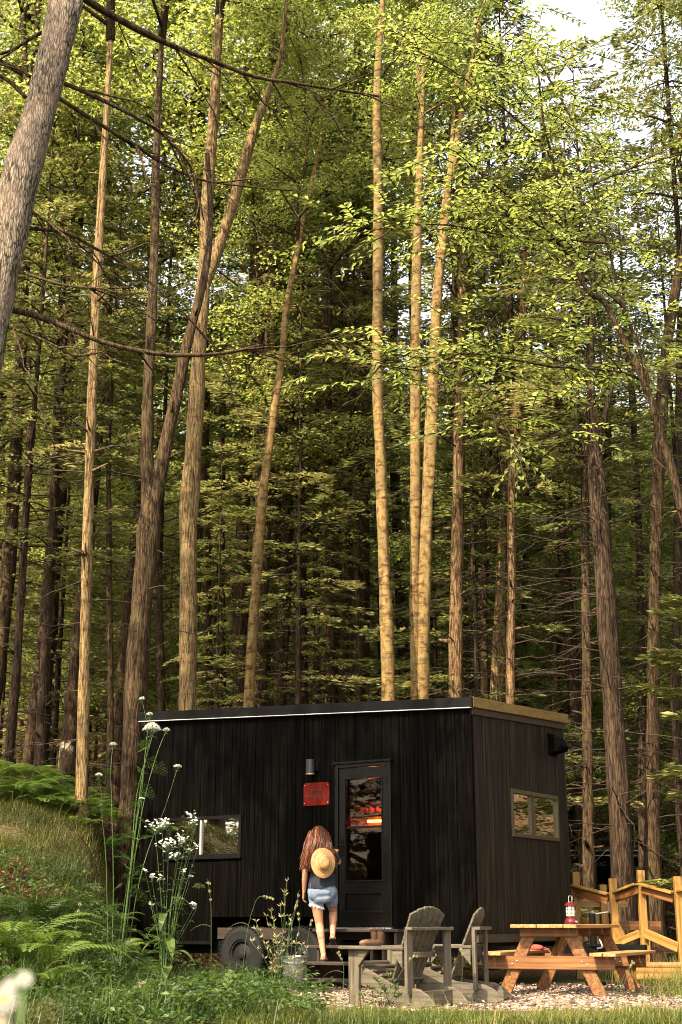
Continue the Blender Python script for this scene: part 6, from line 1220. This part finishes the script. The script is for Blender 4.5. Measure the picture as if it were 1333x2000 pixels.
SK = [([(414, 1900), (413, 1810), (412, 1760), (406, 1716)], 13.2, 'upright timothy stalk standing alone against the dark cabin left of the wheel', .012, .22, 1), ([(560, 1900), (563, 1850), (575, 1790), (585, 1738)], 13.2, 'seed stalk just left of the woman\'s left hand, its tip the highest', .012, .2, 1), ([(555, 1900), (562, 1840), (572, 1790), (583, 1756)], 13.5, 'seed stalk left of the woman, the lower of two leaning right', .01, .18, 0), ([(572, 1900), (578, 1850), (585, 1810), (582, 1780)], 13.1, 'grass stalk with a drooping head below the woman\'s hand', .01, .2, 1), ([(600, 1930), (598, 1870), (604, 1820), (610, 1795)], 13.0, 'thin pale stalk in front of the woman\'s legs', .01, .2, 1),
      ([(470, 1930), (480, 1840), (500, 1760), (520, 1752), (535, 1756)], 13.0, 'thin stalk arching over the trailer wheel', .008, .3, 1), ([(668, 1960), (672, 1900), (668, 1875), (660, 1860)], 12.8, 'short stalk in front of the lower steps', .01, .25, 1), ([(120, 1980), (135, 1880), (150, 1800), (158, 1760)], 12.4, 'tall golden seed stalk on the left below the bank', .012, .22, 1), ([(215, 1990), (230, 1960), (262, 1930), (284, 1918)], 12.2, 'pale seed stalk leaning right in the left foreground', .018, .35, 1), ([(40, 1995), (42, 1950), (60, 1935), (100, 1970)], 12.0, 'grass blade bent over in an arch at the bottom left', .0, .0, 1), ([(130, 1998), (145, 1965), (165, 1962), (182, 1990)], 12.0, 'second bent grass blade right of the arched one at the bottom left', .0, .0, 1),
      ([(700, 1990), (735, 1960), (770, 1920), (800, 1875), (815, 1868)], 12.7, 'pale stalk leaning right across the nearest chair', .008, .2, 1), ([(690, 1990), (712, 1970), (745, 1940), (790, 1945)], 12.6, 'feathery grass stalk bending right in front of the nearest chair', .014, .6, 2), ([(1190, 1990), (1205, 1940), (1225, 1895), (1240, 1880)], 12.9, 'tall pale stalk crossing the picnic table bench', .008, .2, 2), ([(1200, 1990), (1212, 1940), (1228, 1900), (1236, 1875)], 13.1, 'second pale stalk crossing the picnic table bench, the thinner one', .006, .2, 1), ([(1175, 1990), (1180, 1960), (1172, 1920), (1165, 1915)], 13.0, 'short curled stalk in front of the table leg', .006, .2, 1), ([(890, 1990), (900, 1930), (905, 1880), (900, 1850)], 12.9, 'thin stalk rising in front of the gap between the garden chairs', .006, .2, 1)]
for path, D_, lab, hd_, hl, nb in SK: stalk(path, D_, .0042, lab, hd_, hl, 'straw', nb)
# dry branching weed with pale seed pods by the wheel
def dryweed(px, py, D, tips, label, mat='straw', leafn=10):
    b = P(px, py, D); O = V((b.x, D, gz(b.x, D))); o = thing('dry_weed', label, 'plant', O); lm = LM()
    for (tx_, ty_) in tips:
        e = P(tx_, ty_, D + random.uniform(-.2, .2)); m = O.lerp(e, .5) + V((random.gauss(0, .03), 0, .06)); mb, P2, R2 = trunk_mesh([O, m, e], [.004, .003, .0015], 2, 4); lm.w.add(mb.v, mb.f, mb.g); n = leafn * 3; i = RNG.integers(len(P2) // 2, len(P2), n)
        C = np.array([tuple(P2[j]) for j in i]); a = RNG.random(n) * 6.283; Dv = unit(np.stack([np.cos(a) * .6, np.sin(a) * .6, RNG.uniform(.2, 1, n)], 1)); Nn = unit(np.cross(Dv, RNG.normal(0, 1, (n, 3)))); lm.leaves(C, Dv, Nn, RNG.uniform(.03, .06, n), .007)
    link('stems', lm.mesh('stems', O), o, [M['stem'], M[mat]])
dryweed(538, 1900, 13.4, [(561, 1722), (555, 1745), (548, 1770), (530, 1780), (565, 1790), (520, 1790), (500, 1800)], 'tall dry weed with pale seed pods between the wheel and the steps')
dryweed(545, 1905, 13.2, [(590, 1845), (600, 1852), (580, 1830), (570, 1800), (500, 1815), (492, 1840)], 'spreading pale weed low in front of the metal pail')
dryweed(745, 1985, 12.6, [(735, 1915), (760, 1905), (720, 1930), (775, 1930), (705, 1945), (745, 1930), (782, 1945)], 'feathery yellow-green weed in front of the nearest garden chair', 'weed', 22)
dryweed(530, 1900, 13.0, [(535, 1795), (540, 1830), (528, 1850)], 'withered brown weed with curled leaves beside the wheel', 'brown_leaf' if 'brown_leaf' in M else 'straw', 8)
# low bushes seen in the light under the cabin
for (px, s, lab) in ((835, .5, 'yellow-green low bush seen under the cabin, behind the nearest chair'), (900, .55, 'yellow-green low bush seen under the cabin, between the two garden chairs'), (965, .5, 'yellow-green low bush seen under the cabin, left of the picnic table')):
    x = P(px, 1880, 24.3).x; b = V((x, 24.3, gz(x, 24.3))); o = thing('low_bush', lab, 'bush', b); lm = LM()
    for k in range(26): c = b + V((random.gauss(0, s * .6), random.gauss(0, .3), random.uniform(.05, .5))); lm.w.tube([b, c], [.006, .002], 3, cap=False); clump(lm, c, .16, .07, 34, .06, .035, .75, .15)
    link('foliage', lm.mesh('foliage', b), o, [M['stem'], M['leaf_bright']])
# daisies close to the lens, lower left (soft from the depth of field)
M['near_petal'] = leafmat('near_petal', [(.1, (.17, .17, .15)), (.9, (.25, .25, .22))], [(.1, (.1, .1, .08)), (.9, (.16, .16, .13))], trans=.25)  # greyed copy of petal: shade on the near flowers put in the colour
def daisy(px, py, D, r, tilt, label):
    r *= .8
    c = P(px, py, D); b = V((c.x - .05, D + .03, 0)); o = thing('daisy', label, 'flower', b, 0, 'daisies close to the lens'); fl = LM(); tl = np.array(V(tilt).normalized()); n = 18; a = np.arange(n) * 6.283 / n; u_ = unit(np.cross([tl], [[1, .2, .1]]))[0]; v_ = np.cross(tl, u_)
    Dv = np.outer(np.cos(a), u_) + np.outer(np.sin(a), v_); fl.leaves(np.array(c) + Dv * r * .25, Dv, np.tile(tl, (n, 1)), r * .85, r * .34, np.full(n, .85), .02); link('petals', fl.mesh('petals', b), o, [M['stem'], M['near_petal']])
    mb = MB(); mb.ball(c + V(tl) * r * .05, r * .3, r * .3, r * .2); mb.build('flower_centre', M['yolk'], o, smooth=True, orig=b); mb = MB(); mb.tube([b, b.lerp(c, .6) + V((.01, 0, .02)), c - V(tl) * r * .1], [.003, .0025, .002], 6); mb.build('flower_stem', plain('green_stem', (.06, .1, .02), .6), o, smooth=True, orig=b)
daisy(48, 1912, 1.9, .014, (.2, -.8, .5), 'blurred daisy at the lower left, the highest and rightmost of the near ones'); daisy(20, 1925, 1.75, .011, (0, -.9, .3), 'small blurred daisy between the two larger near ones at the lower left'); daisy(6, 1952, 1.6, .02, (.3, -.8, .4), 'largest blurred daisy, cut by the left edge'); daisy(4, 1992, 1.6, .012, (.3, -.8, .4), 'blurred daisy low in the bottom left corner')
